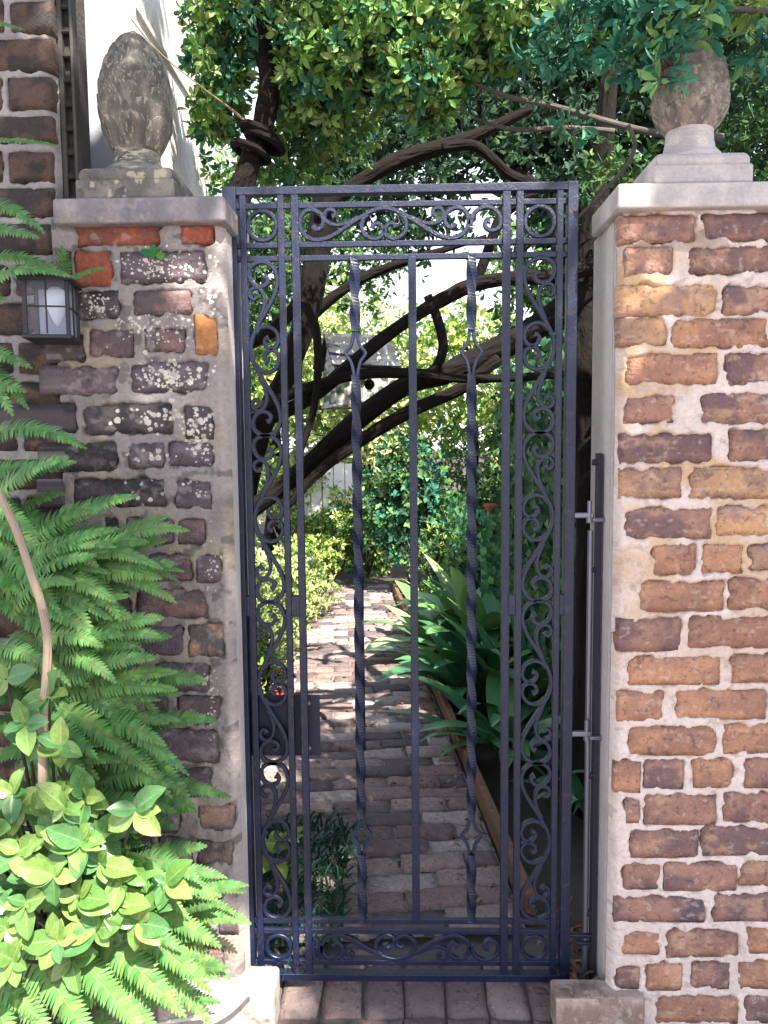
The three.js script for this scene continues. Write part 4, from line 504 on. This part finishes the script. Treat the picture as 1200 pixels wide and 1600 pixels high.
bush('garden_shrub', 'pale yellow-green shrub left of the path, behind the left scroll panel', GP(-1.35, 0, 3.0), [0.4, 0.5, 0.5], 620, PALE, 0.05, 711);
bush('garden_shrub', 'bright lime shrub at the left, tallest by the far path', GP(-1.5, 0, 4.3), [0.5, 0.85, 0.5], 820, PALE, 0.06, 721);
bush('garden_shrub', 'sunlit green shrub closing the far left end of the path', GP(-0.95, 0, 5.6), [0.5, 0.5, 0.4], 560, LIME, 0.055, 731);
bush('garden_shrub', 'mid green leafy shrub at the far end of the path', GP(-0.2, 0, 6.4), [0.5, 0.62, 0.4], 620, [...MID, ...LIME], 0.07, 741);
bush('garden_shrub', 'tall teal-green shrub in front of the far ivy, behind the centre bar of the gate', GP(0.2, 0, 5.3), [0.55, 0.9, 0.4], 900, [...TEAL, ...MID], 0.055, 781, 0.8);
bush('garden_shrub', 'pale frothy shrub spilling onto the left edge of the path', GP(-1.05, 0, 2.7), [0.26, 0.36, 0.5], 520, PALE, 0.04, 785);
bush('garden_shrub', 'small sunlit shrub with fine leaves behind the dark lock plate', GP(-1.12, 0, 1.45), [0.2, 0.36, 0.25], 330, [...PALE, ...LIME], 0.04, 788);
bush('garden_shrub', 'light green shrub filling the gap between the left pier and the path', GP(-1.45, 0, 2.3), [0.32, 0.62, 0.4], 620, [...LIME, ...PALE], 0.05, 791);
bush('garden_shrub', 'tallest pale shrub behind the upper left scrolls of the gate', GP(-1.75, 0, 3.4), [0.5, 0.95, 0.5], 820, [...PALE, ...LIME], 0.06, 795);
bush('garden_shrub', 'tall dense hedge shrub beyond the far ivy wall, right of the birdhouse', GP(1.0, 0, 6.9), [0.9, 0.95, 0.5], 1000, MID, 0.07, 801);
bush('garden_shrub', 'bright shrub directly behind the far ivy wall', GP(0.95, 0, 4.4), [0.35, 0.72, 0.7], 800, [...MID, ...LIME], 0.055, 805);
bush('garden_shrub', 'wide lime shrub at the foot of the pale board fence', GP(-0.5, 0, 7.0), [0.7, 0.42, 0.4], 620, LIME, 0.06, 809);
bush('garden_shrub', 'frothy pale shrub left of the pale board fence', GP(-1.9, 0, 5.9), [0.7, 0.8, 0.5], 900, PALE, 0.06, 813);
bush('garden_shrub', 'frothy pale shrub leaning over the left half of the far path', GP(-0.78, 0, 4.3), [0.24, 0.3, 0.5], 480, PALE, 0.045, 821);
bush('garden_shrub', 'pale yellow-green shrub spilling over the middle of the left path edge', GP(-0.98, 0, 3.4), [0.26, 0.42, 0.4], 520, PALE, 0.045, 825);
bush('garden_shrub', 'knee-high pale shrub at the left path edge by the collars of the gate', GP(-1.0, 0, 2.15), [0.18, 0.34, 0.3], 420, PALE, 0.04, 829);
bush('garden_shrub', 'tall dark leafy mass rising behind the strap-leaved plants, right of the centre bar', GP(0.85, 0, 3.5), [0.34, 0.95, 0.5], 1100, [...MID, ...DARK], 0.055, 841, 0.8);
bush('garden_shrub', 'low yellow-green shrub nearest the gate on the left of the path', GP(-1.28, 0, 1.9), [0.3, 0.32, 0.4], 420, [...LIME, ...MID], 0.045, 751);
bush('garden_shrub', 'tall green shrub rising behind the birdhouse pole', GP(-0.7, 0, 7.4), [0.8, 0.75, 0.5], 700, LIME, 0.07, 761);
bush('garden_shrub', 'leafy shrub half hidden behind the left pier in the garden', GP(-1.7, 0, 1.7), [0.4, 0.6, 0.5], 560, [...MID, ...LIME], 0.055, 771);
{ // red flowers on the near left shrub
  const t = thing('flowering_plant', 'small plant with orange-red blooms reaching over the left edge of the path', 'flower', GP(-1.02, 0, 1.75)); const r = rngOf(81), m = new MB();
  const sts = []; for (let k = 0; k < 7; k++) { const e = V(rr(-0.1, 0.2, r), rr(0.12, 0.32, r), rr(-0.15, 0.15, r)); sts.push(limb([V(0, 0, 0), e.clone().multiplyScalar(0.5).add(V(0, 0.06, 0)), e], [0.005, 0.004, 0.003], 8, 5, 0)); for (let q = 0; q < 8; q++) { const p = e.clone().multiplyScalar(0.4 + 0.6 * r()); p.y += 0.02; const d = rdir(r); addLeaf(m, p, d, V(0, 1, 0.1), 0.05, 0.028, [0.05, 0.14, 0.04]); }
    const g = new MB(); for (let q = 0; q < 9; q++) { const d = rdir(r); d.y = Math.abs(d.y); addLeaf(g, e, d.normalize(), V(0, 1, 0.2), 0.022, 0.02, [0.6, 0.09, 0.04]); } part('flower', g.geo(), M.leaves, t); }
  part('stem', merge(sts), M.twig, t); part('foliage', m.geo(), M.leaves, t); }
{ // spiky dark grass and the lime plant just inside the gate on the left
  const c = P(440, 1400, -0.6); c.y = 0; const r = rngOf(91), m = new MB(); for (let k = 0; k < 420; k++) { const p = V(rr(-0.22, 0.22, r), 0, rr(-0.4, 0.3, r)), a = rr(-0.3, 2.4, r), L = rr(0.16, 0.36, r), w = 0.005, cl = [[0.02, 0.085, 0.06], [0.03, 0.12, 0.08], [0.03, 0.09, 0.035]][k % 3]; let prev = null; for (let q = 0; q <= 5; q++) { const t = q / 5, x = p.x + Math.cos(a) * L * 0.9 * t * t, y = 0.01 + L * (t * 1.1 - 0.9 * t * t), z = p.z + Math.sin(a) * L * 0.7 * t * t, ww = w * (1 - t * 0.9), i0 = m.v(x - ww, y, z, 0, t, cl), i1 = m.v(x + ww, y, z + 0.002, 1, t, cl); if (prev) m.q(prev[0], prev[1], i1, i0); prev = [i0, i1]; } }
  const g = solo('border_grass', m.geo(), M.ferns, 'dark blue-green border grass tufts just inside the gate, left', 'grass'); g.position.copy(c); g.userData.kind = 'stuff';
  const lp = P(432, 1320, -0.48); const t = thing('lime_plant', 'lime-green broad-leaved seedling behind the lower left scrolls of the gate', 'plant', V(lp.x, 0, -0.48)); const forms = [0, 1, 2].map(k => strapLeaf(0.115, 0.05, 0.9, 900 + k, [[0.3, 0.42, 0.06], [0.24, 0.36, 0.05], [0.34, 0.44, 0.1]][k], 0.2)); part('stem', new THREE.CylinderGeometry(0.004, 0.005, lp.y, 6).translate(0, lp.y / 2, 0), M.twig, t);
  for (let k = 0; k < 9; k++) { const l = part('leaf', forms[k % 3], M.ferns, t); l.position.set(0, lp.y - 0.03 * (k % 3), 0); l.rotation.set(0.7 + 0.2 * (k % 3), k * 2.4, 0, 'YXZ'); } }
{ // pale board fence and far trees
  const w = std([0.78, 0.74, 0.72], 0.8, { bumpMap: grain, bumpScale: 0.003 }), c = P(505, 820, -7.3), t = thing('board_fence', 'pale vertical board fence at the far end of the garden', 'fence', V(c.x, 0, -7.6)); for (let k = 0; k < 5; k++) part('board', box(0.13, 1.28 + rr(-0.01, 0.01), 0.022, -0.25 + k * 0.142, 0.64, rr(-0.003, 0.003), 0.004), w, t); for (const y of [0.4, 1.1]) part('rail', box(0.72, 0.08, 0.035, 0.03, y, -0.03, 0.004), w, t); }
function farTree(label, px, z, h, r, n, pal, seed) { const c = P(px, 700, z), t = thing('background_tree', label, 'tree', V(c.x, 0, z), undefined); part('trunk', limb([V(0, -0.05, 0), V(0.1, h * 0.35, 0), V(0, h * 0.8, 0.1)], [0.14, 0.1, 0.05], 16, 8, 0.2), M.bark, t); const q = rngOf(seed), bl = []; for (let k = 0; k < 12; k++) { const d = rdir(q); bl.push({ c: V(d.x * r * 0.6, h * 0.62 + d.y * h * 0.3, d.z * r * 0.5), r: [r * 0.45, h * 0.2, r * 0.45], n: Math.round(n / 12) }); } part('crown', leafMass(bl, { seed: seed + 1, pal, size: 0.12, wide: 0.55 }), M.leaves, t); }
{ const c = P(900, 700, -5.2), t = thing('background_tree', 'tree arching behind the top of the gate, canopy shade put into its dark leaf colour', 'tree', V(c.x, 0, -5.2)); part('trunk', limb([V(0, -0.05, 0), V(0.15, 1.6, 0), V(-0.2, 3.4, 0.1), V(-1, 4.3, 0)], [0.16, 0.12, 0.1, 0.04], 20, 8, 0.2), M.bark, t);
  const SHADE_TINT = [[0.02, 0.05, 0.022], [0.03, 0.07, 0.03], [0.023, 0.062, 0.04]], bl = [B(640, 200, -5.2, 0.8, 0.65, 0.5, 420, SHADE_TINT), B(760, 170, -5.4, 0.8, 0.8, 0.5, 520, SHADE_TINT), B(880, 200, -5.2, 0.8, 0.8, 0.5, 560, SHADE_TINT), B(1010, 200, -5.0, 0.8, 0.9, 0.5, 560, SHADE_TINT), B(1150, 180, -4.8, 0.8, 1.0, 0.5, 560, SHADE_TINT), B(560, 260, -5.0, 0.5, 0.5, 0.4, 240, SHADE_TINT), B(470, 350, -4.9, 0.45, 0.5, 0.3, 170, SHADE_TINT), B(420, 440, -4.6, 0.35, 0.5, 0.3, 150, SHADE_TINT), B(640, 350, -5.0, 0.5, 0.3, 0.3, 130, SHADE_TINT), B(800, 60, -5.4, 1.4, 0.6, 0.5, 560, SHADE_TINT), B(1050, 60, -5.2, 1.2, 0.6, 0.5, 520, SHADE_TINT), B(900, 330, -4.8, 0.5, 0.4, 0.4, 240, SHADE_TINT)];  // dark greens: the shade of the canopy is put into the leaf colour
  part('crown', leafMass(bl, { seed: 890, pal: SHADE_TINT, size: 0.1, wide: 0.5 }).translate(-c.x, 0, 5.2), M.leaves, t); }
farTree('pale sunlit tree far behind the birdhouse', 560, -10, 4.2, 1.6, 1500, PALE, 801);
farTree('light green tree far behind the crossing limbs at the right', 730, -11, 3.9, 1.8, 1500, LIME, 811);
farTree('green tree standing beyond the ivy wall', 900, -8, 4.6, 1.6, 1600, MID, 821);
farTree('hazy bright tree far off behind the left scroll panel', 420, -9, 3.6, 1.5, 1300, PALE, 831);
farTree('mid green tree beyond the garden behind the pale house', 340, -7, 4.0, 1.0, 900, LIME, 841);
{ // terracotta pots by the ivy wall
  const clay = std([0.24, 0.085, 0.045], 0.85, { bumpMap: grain, bumpScale: 0.002 }), pf = (s) => new THREE.LatheGeometry([[0.001, 0.002], [0.08, 0], [0.115, 0.16], [0.135, 0.162], [0.135, 0.2], [0.118, 0.2], [0.11, 0.17], [0.001, 0.165]].map(q => new THREE.Vector2(q[0] * s, q[1] * s)), 24);
  const p = GP(0.66, 0.9, 3.5), t = thing('terracotta_pot', 'small terracotta pot standing on top of the low ivy wall', 'flower pot', p); part('pot', pf(0.8).translate(0, 0.002, 0), clay, t); const q = new THREE.CylinderGeometry(0.088, 0.088, 0.004, 20).translate(0, 0.137, 0); part('soil', q, M.soil, t); }

// ---------------------------------------------------------------- left foreground: lamp, ferns, shrub, stem
{ const z = 0.13, a = P(27, 437, z), b = P(100, 522, z), w = b.x - a.x, h = a.y - b.y, d = 0.11; const t = thing('wall_lantern', 'square dark metal wall lantern with four glass panes, among the ferns on the left', 'lantern', V((a.x + b.x) / 2, b.y, z - d / 2)); t.rotation.y = 0.2;
  const fr = std([0.02, 0.019, 0.024], 0.5, { metalness: 0.3, bumpMap: grain, bumpScale: 0.0008 }), glass = new THREE.MeshPhysicalMaterial({ color: new THREE.Color().setRGB(0.82, 0.86, 0.97), transmission: 1, thickness: 0, roughness: 0.42, ior: 1.45 });
  for (const sx of [-1, 1]) for (const sz of [-1, 1]) part('post', box(0.009, h, 0.009, sx * (w / 2 - 0.0045), h / 2, sz * (d / 2 - 0.0045), 0.0015), fr, t);
  part('roof', merge([box(w + 0.016, 0.01, d + 0.016, 0, h + 0.004, 0, 0.003), box(w - 0.02, 0.012, d - 0.02, 0, h + 0.014, 0, 0.004)]), fr, t); part('base', box(w + 0.006, 0.009, d + 0.006, 0, -0.004, 0, 0.002), fr, t);
  part('glazing_bar', merge([box(0.0035, h - 0.006, 0.004, 0, h / 2, d / 2 - 0.003, 0.001), box(w - 0.018, 0.0035, 0.0044, 0, h * 0.52, d / 2 - 0.003, 0.001)]), fr, t); part('glazing_bar', merge([box(0.004, h - 0.006, 0.0035, w / 2 - 0.003, h / 2, 0, 0.001), box(0.0044, 0.0035, d - 0.018, w / 2 - 0.003, h * 0.52, 0, 0.001)]), fr, t);
  part('pane', new THREE.PlaneGeometry(w - 0.016, h - 0.002).translate(0, h / 2, d / 2 - 0.006), glass, t); { const g = new THREE.PlaneGeometry(d - 0.016, h - 0.002); g.rotateY(Math.PI / 2); g.translate(w / 2 - 0.006, h / 2, 0); part('pane', g, glass, t); }
  part('back_plate', box(w - 0.02, h - 0.004, 0.004, 0, h / 2, -d / 2 + 0.004, 0.001), std([0.4, 0.4, 0.48], 0.6), t);
  const bp = [[0.0005, 0.128], [0.013, 0.124], [0.022, 0.112], [0.025, 0.095], [0.022, 0.074], [0.015, 0.052], [0.009, 0.036], [0.0005, 0.022]].reverse().map(q => new THREE.Vector2(q[0], q[1] * h / 0.14)); part('bulb', new THREE.LatheGeometry(bp, 24).translate(0.012, 0.006, 0.005), std([0.85, 0.84, 0.82], 0.35), t);
  part('bracket', merge([box(0.02, 0.02, 0.1, 0, h * 0.7, -d / 2 - 0.045, 0.003), new THREE.CylinderGeometry(0.009, 0.009, 0.07, 12).translate(0.03, h + 0.05, -d / 2 + 0.01)]), fr, t); }
// fern fronds
function frond(base, tip, arch, len, cols, seed, N0) { const r = rngOf(seed), mid = base.clone().lerp(tip, 0.5); mid.y += arch; mid.z += Math.abs(arch) * 0.5; const cv = new THREE.QuadraticBezierCurve3(base, mid, tip), m = new MB(), L = cv.getLength(), n = Math.max(12, Math.round(L / 0.0092)), N = N0 || V(rr(-0.3, 0.3, r), 0.55, 0.8).normalize(), pl = len * rr(0.85, 1.15, r);
  let prev = null; for (let k = 0; k <= 14; k++) { const t = k / 14, p = cv.getPoint(t), T = cv.getTangent(t), S = V().crossVectors(T, N).normalize(), w = 0.0017 * (1.1 - t), c = cols[2]; const a = m.v(p.x - S.x * w, p.y - S.y * w, p.z - S.z * w, 0, 0, c), b = m.v(p.x + S.x * w, p.y + S.y * w, p.z + S.z * w + 0.001, 0, 0, c); if (prev) m.q(prev[0], prev[1], b, a); prev = [a, b]; }
  for (let k = 0; k < n; k++) { const t = (k + 0.5) / n; if (t < 0.06) continue; const p = cv.getPoint(t), T = cv.getTangent(t), S = V().crossVectors(T, N).normalize(), NN = V().crossVectors(S, T).normalize(), env = pl * Math.min(1, 0.45 + t * 2.2) * Math.pow(1 - t, 0.55) * (0.9 + 0.2 * r()), w = L / n * 0.8;
    for (const s of [-1, 1]) { const d = S.clone().multiplyScalar(s).addScaledVector(T, 0.28 + 0.35 * t).addScaledVector(NN, rr(-0.25, 0.12, r)).normalize(), c = mix3(cols[0], cols[1], r()).map(q => q * rr(0.8, 1.2, r)); const pt = (a, b, h) => [p.x + d.x * a * env + T.x * b * w + NN.x * h * env, p.y + d.y * a * env + T.y * b * w + NN.y * h * env, p.z + d.z * a * env + T.z * b * w + NN.z * h * env];
      const i0 = m.v(...pt(0, -0.55, 0), 0, 0, c), i1 = m.v(...pt(0.08, 1.15, 0.02), 0, 0, c), i2 = m.v(...pt(0.35, 0.55, 0.04), 0, 0, c), i3 = m.v(...pt(0.38, -0.75, 0.0), 0, 0, c), i4 = m.v(...pt(0.72, 0.5, 0), 0, 0, c), i5 = m.v(...pt(0.74, -0.5, -0.04), 0, 0, c), i6 = m.v(...pt(1, 0.1, -0.12), 0, 0, c); m.t(i0, i1, i2); m.t(i0, i2, i3); m.t(i3, i2, i4); m.t(i3, i4, i5); m.t(i5, i4, i6); } }
  return m.geo(); }
const FG = [[0.07, 0.2, 0.06], [0.15, 0.3, 0.1], [0.2, 0.23, 0.08]], FL = [[0.08, 0.21, 0.06], [0.17, 0.32, 0.1], [0.2, 0.23, 0.08]], FP = [[0.09, 0.22, 0.06], [0.19, 0.33, 0.1], [0.22, 0.24, 0.09]];
let fseed = 3000;
function fern(label, crown, list, cols, fill, fr) { // list: [bx,by,bz, tx,ty,tz, arch px]
  const o = P(...crown), t = thing('fern', label, 'fern', V(o.x, o.y, o.z)); const add = (b, e, a, l, c) => { const g = frond(b.sub(t.position), e.sub(t.position), a, l, c || cols, fseed++); part('frond', g, M.ferns, t); };
  for (const f of list) add(P(f[0], f[1], f[2]), P(f[3], f[4], f[5]), (f[6] || 0) / 640, f[7] || 0.042, f[8]);
  const r = rngOf(fseed + 5); for (let k = 0; k < fill; k++) { const [x0, x1, y0, y1] = fr, bx = rr(x0, x1, r), by = rr(y0, y1, r), L = rr(110, 190, r), an = rr(-0.6, 0.9, r) + (r() < 0.22 ? Math.PI * 0.8 : 0), bz = rr(0.04, 0.16, r); add(P(bx, by, bz), P(bx + Math.cos(an) * L, by + Math.sin(an) * L * 0.9, bz + rr(0.02, 0.14, r)), rr(20, 60, r) / 640, rr(0.036, 0.048, r), rnd() < 0.3 ? FG : cols); } }
fern('dark green fern around the wall lantern, topmost on the left wall', [-20, 480, 0.01], [[-40, 330, 0.1, 70, 365, 0.16, 40, 0.04], [-60, 355, 0.1, 60, 372, 0.2, 14, 0.04], [-70, 450, 0.03, 8, 470, 0.06, 20, 0.036], [-30, 410, 0.06, 104, 432, 0.07, 34, 0.036], [-40, 452, 0.13, 116, 434, 0.16, 36, 0.03], [100, 432, 0.06, 96, 385, 0.1, 3, 0.03], [104, 440, 0.05, 168, 418, 0.06, 6, 0.014], [-60, 540, 0.05, 45, 640, 0.12, 20, 0.04], [-40, 555, 0.08, 20, 650, 0.14, 20, 0.04], [-60, 540, 0.08, 50, 575, 0.12, 14, 0.04], [-60, 600, 0.1, 40, 612, 0.13, 16], [-60, 30, 0.03, 40, 48, 0.04, 8, 0.02], [-60, 225, 0.03, 95, 228, 0.05, 12, 0.02], [-70, 570, 0.05, 30, 600, 0.09, 10], [-70, 560, 0.04, -10, 600, 0.09, 10]], FG, 0, [0, 1, 0, 1]);
fern('broad green fern arching over the bricks below the lantern', [-30, 850, 0.05], [[-40, 700, 0.1, 135, 701, 0.2, 60, 0.05], [-40, 790, 0.12, 118, 722, 0.22, 30, 0.05], [-20, 900, 0.1, 214, 775, 0.2, 50, 0.05], [-10, 930, 0.14, 182, 826, 0.25, 40, 0.048], [20, 860, 0.1, 140, 800, 0.2, 30, 0.045], [0, 820, 0.08, 100, 770, 0.15, 20], [0, 930, 0.15, 150, 868, 0.26, 30], [-40, 780, 0.1, 60, 840, 0.25, 30]], FG, 26, [-60, 50, 770, 930]);
fern('large bright green fern with fronds pointing at the gate, behind the bare stem', [-10, 1000, 0.06], [[40, 900, 0.12, 180, 940, 0.26, 40, 0.05], [90, 900, 0.1, 252, 904, 0.22, 30, 0.05], [120, 880, 0.1, 275, 942, 0.2, 35, 0.046], [60, 1020, 0.12, 255, 965, 0.22, 30, 0.05], [40, 1010, 0.14, 160, 1010, 0.27, 40, 0.05], [80, 1000, 0.12, 252, 995, 0.22, 30, 0.048], [70, 1110, 0.1, 276, 1050, 0.2, 40, 0.05], [60, 1090, 0.12, 277, 1078, 0.22, 30, 0.048], [-20, 1010, 0.15, 90, 1050, 0.28, 30], [90, 1040, 0.1, 210, 1010, 0.22, 30]], [FG[1], FL[1], FL[2]], 60, [-30, 140, 860, 1080]);
fern('light green fern hanging low over the pier between the broad-leaved shrub and gate', [60, 1180, 0.06], [[110, 1040, 0.14, 286, 1240, 0.2, 45, 0.045], [60, 1090, 0.16, 245, 1215, 0.24, 40, 0.05], [90, 1150, 0.14, 262, 1130, 0.2, 40, 0.046], [140, 1160, 0.14, 235, 1230, 0.22, 30, 0.05, FP], [110, 1250, 0.14, 275, 1268, 0.2, 30, 0.046], [170, 1330, 0.12, 270, 1255, 0.18, 20, 0.05], [170, 1370, 0.13, 322, 1322, 0.18, 30, 0.045], [120, 1290, 0.12, 240, 1300, 0.22, 20]], FL, 46, [0, 190, 1060, 1300]);
fern('yellow-green fern spreading at the bottom left corner', [60, 1460, 0.1], [[150, 1370, 0.16, 345, 1400, 0.22, 40, 0.05], [150, 1390, 0.17, 345, 1480, 0.24, 40, 0.055], [130, 1400, 0.18, 330, 1550, 0.28, 50, 0.06], [100, 1420, 0.2, 290, 1590, 0.32, 50, 0.06], [160, 1400, 0.16, 360, 1530, 0.22, 30, 0.05], [60, 1440, 0.22, 230, 1620, 0.36, 40, 0.06], [30, 1460, 0.24, 150, 1640, 0.38, 40, 0.06], [0, 1480, 0.24, 80, 1640, 0.38, 30, 0.06], [-20, 1500, 0.24, 20, 1640, 0.38, 30, 0.055], [180, 1450, 0.15, 330, 1600, 0.24, 30, 0.055], [-60, 1500, 0.24, 60, 1590, 0.36, 40, 0.055], [120, 1480, 0.2, 250, 1620, 0.3, 30, 0.055]], FP, 80, [-20, 240, 1340, 1560]);
// broad-leaved shrub
{ const leafTex = (a, b) => tex(128, 256, (u, v) => { const s = Math.abs(u - 0.5), mid = sst(0.03, 0.008, s), ve = sst(0.12, 0.02, Math.abs(((v * 7 - s * 5) % 1 + 1) % 1 - 0.5)) * 0.35; return mix3(mix3(a, b, Math.max(mid * 0.7, ve * 0.6)), a.map(q => q * 0.7), sst(0.5, 0.8, fbm(u * 6, v * 10, 3)) * 0.5).map((q, k) => mix(q, [0.2, 0.12, 0.05][k], sst(0.7, 0.76, fbm(u * 9 + b[0] * 40, v * 14, 3)) * 0.8)); });
  const mats = [[[0.1, 0.23, 0.05], [0.32, 0.42, 0.16]], [[0.15, 0.27, 0.06], [0.38, 0.45, 0.19]], [[0.2, 0.31, 0.08], [0.42, 0.47, 0.22]], [[0.07, 0.2, 0.06], [0.22, 0.33, 0.12]]].map(q => new THREE.MeshPhysicalMaterial({ map: leafTex(...q), roughness: 0.3, transmission: 0.2, thickness: 0, side: THREE.DoubleSide, ior: 1.45 }));
  const form = (seed) => { const r = rngOf(seed), m = new MB(), nu = 6, nv = 9, len = 1, fold = rr(0.08, 0.26, r), curl = rr(0.1, 0.5, r), wv = rr(0, 0.04, r); for (let j = 0; j <= nv; j++) for (let i = 0; i <= nu; i++) { const s = i / nu * 2 - 1, t = j / nv, w = 0.31 * Math.pow(Math.sin(Math.PI * Math.pow(clamp(t * 0.985 + 0.008), 0.86)), 0.8); m.v(s * w, t * len - 0.0, -Math.abs(s) * -fold * w * 1.6 - curl * t * t * 0.5 + wv * Math.sin(t * 16 + s * 2) * Math.abs(s), i / nu, t); } for (let j = 0; j < nv; j++) for (let i = 0; i < nu; i++) { const a = j * (nu + 1) + i; m.q(a, a + 1, a + nu + 2, a + nu + 1); } return m.geo(); };
  const forms = [1, 2, 3, 4, 5].map(k => form(950 + k)); const org = P(60, 1500, 0.22); const t = thing('broadleaf_shrub', 'glossy broad-leaved shrub with sunlit yellow-green leaves, lower left', 'shrub', V(org.x, 0, 0.22)); const r = rngOf(961);
  const spots = [[10, 1060, 0.3, 3, 1], [75, 1085, 0.3, 5, 1], [40, 1130, 0.33, 4, 1], [95, 1165, 0.32, 6, 1], [60, 1160, 0.3, 3, 3], [20, 1240, 0.32, 5, 0], [70, 1270, 0.34, 6, 2], [140, 1250, 0.33, 6, 1], [110, 1310, 0.36, 7, 2], [160, 1300, 0.33, 6, 2], [30, 1330, 0.36, 6, 0], [70, 1360, 0.38, 7, 2], [200, 1360, 0.33, 7, 1], [180, 1400, 0.35, 6, 2], [260, 1380, 0.3, 5, 2], [120, 1400, 0.38, 7, 1], [40, 1410, 0.4, 6, 2], [150, 1450, 0.37, 6, 3], [215, 1440, 0.34, 6, 2], [10, 1450, 0.4, 5, 3], [90, 1470, 0.4, 6, 0], [-20, 1300, 0.35, 5, 3], [-20, 1390, 0.38, 5, 1], [20, 1500, 0.42, 5, 3], [240, 1410, 0.3, 4, 1]];
  const stems = []; { const q = rngOf(77); for (let k = 0; k < 38; k++) spots.push([rr(-20, 230, q), rr(1230, 1500, q), rr(0.28, 0.42, q), 5, [0, 1, 2, 2][k % 4]]); }
  for (const [px, py, z, n, mi] of spots) { const c = P(px, py, z).sub(t.position); const root = V(rr(-0.06, 0.06, r), 0, 0); stems.push(limb([root, root.clone().lerp(c, 0.55).add(V(0, 0.06, -0.08)), c], [0.006, 0.005, 0.003], 14, 5, 0.1));
    for (let k = 0; k < n; k++) { const l = part('leaf', forms[Math.floor(r() * 5)], mats[Math.floor(r() * 4)], t), an = k / n * Math.PI * 2 + rr(-0.5, 0.5, r), s = rr(0.032, 0.08, r); l.scale.setScalar(s); l.position.copy(c); const dir = V(Math.cos(an), Math.sin(an) * 0.75 + 0.1, rr(0.05, 0.55, r)).normalize(), nz = V(rr(-0.3, 0.4, r), rr(0.3, 1, r), rr(0.5, 1, r)).normalize(), sx = V().crossVectors(dir, nz).normalize(), nn = V().crossVectors(sx, dir); l.quaternion.setFromRotationMatrix(new THREE.Matrix4().makeBasis(sx, dir, nn)); } }
  part('stem', merge(stems), M.twig, t); }
{ const p = LP([[-25, 735], [5, 785], [30, 840], [48, 895], [66, 950], [74, 1005], [72, 1062], [68, 1110], [66, 1300]], 0.3); solo('vine_stem', limb(p, [0.008, 0.008, 0.0085, 0.0085, 0.009, 0.009, 0.0095, 0.01, 0.01], 60, 10, 0.12), M.barkPale, 'bare pale brown stem curving up through the ferns on the left', 'stem'); }
{ const p = LP([[225, 1605], [280, 1593], [335, 1586], [372, 1566], [402, 1537]], 0.12); solo('cable', limb(p, p.map(() => 0.0055), 30, 8, 0), std([0.5, 0.46, 0.42], 0.6), 'pale loose cable lying by the stone block at the foot of the left pier', 'cable'); }
{ const c = P(240, 392, 0.012), t = thing('seedling', 'small green seedling growing out of the left pier under the red brick', 'plant', c), r = rngOf(71); const g = [0, 1].map(k => { const m = new MB(); addLeaf(m, V(0, 0, 0), V(0, 1, 0), V(0, 0, 1), 0.024, 0.024, k ? [0.12, 0.3, 0.05] : [0.04, 0.2, 0.08], 0.15, 0.1); return m.geo(); }); for (let k = 0; k < 7; k++) { const l = part('leaf', g[k % 2], M.ferns, t); l.position.set(rr(-0.012, 0.012, r), rr(-0.016, 0.016, r), rr(0, 0.015, r)); l.rotation.set(rr(0.2, 0.8, r), 0, k * 0.95); } part('stem', new THREE.CylinderGeometry(0.001, 0.0014, 0.03, 5).rotateX(1.2).translate(0, 0, -0.004), M.twig, t); }
renderer.render(scene, camera);
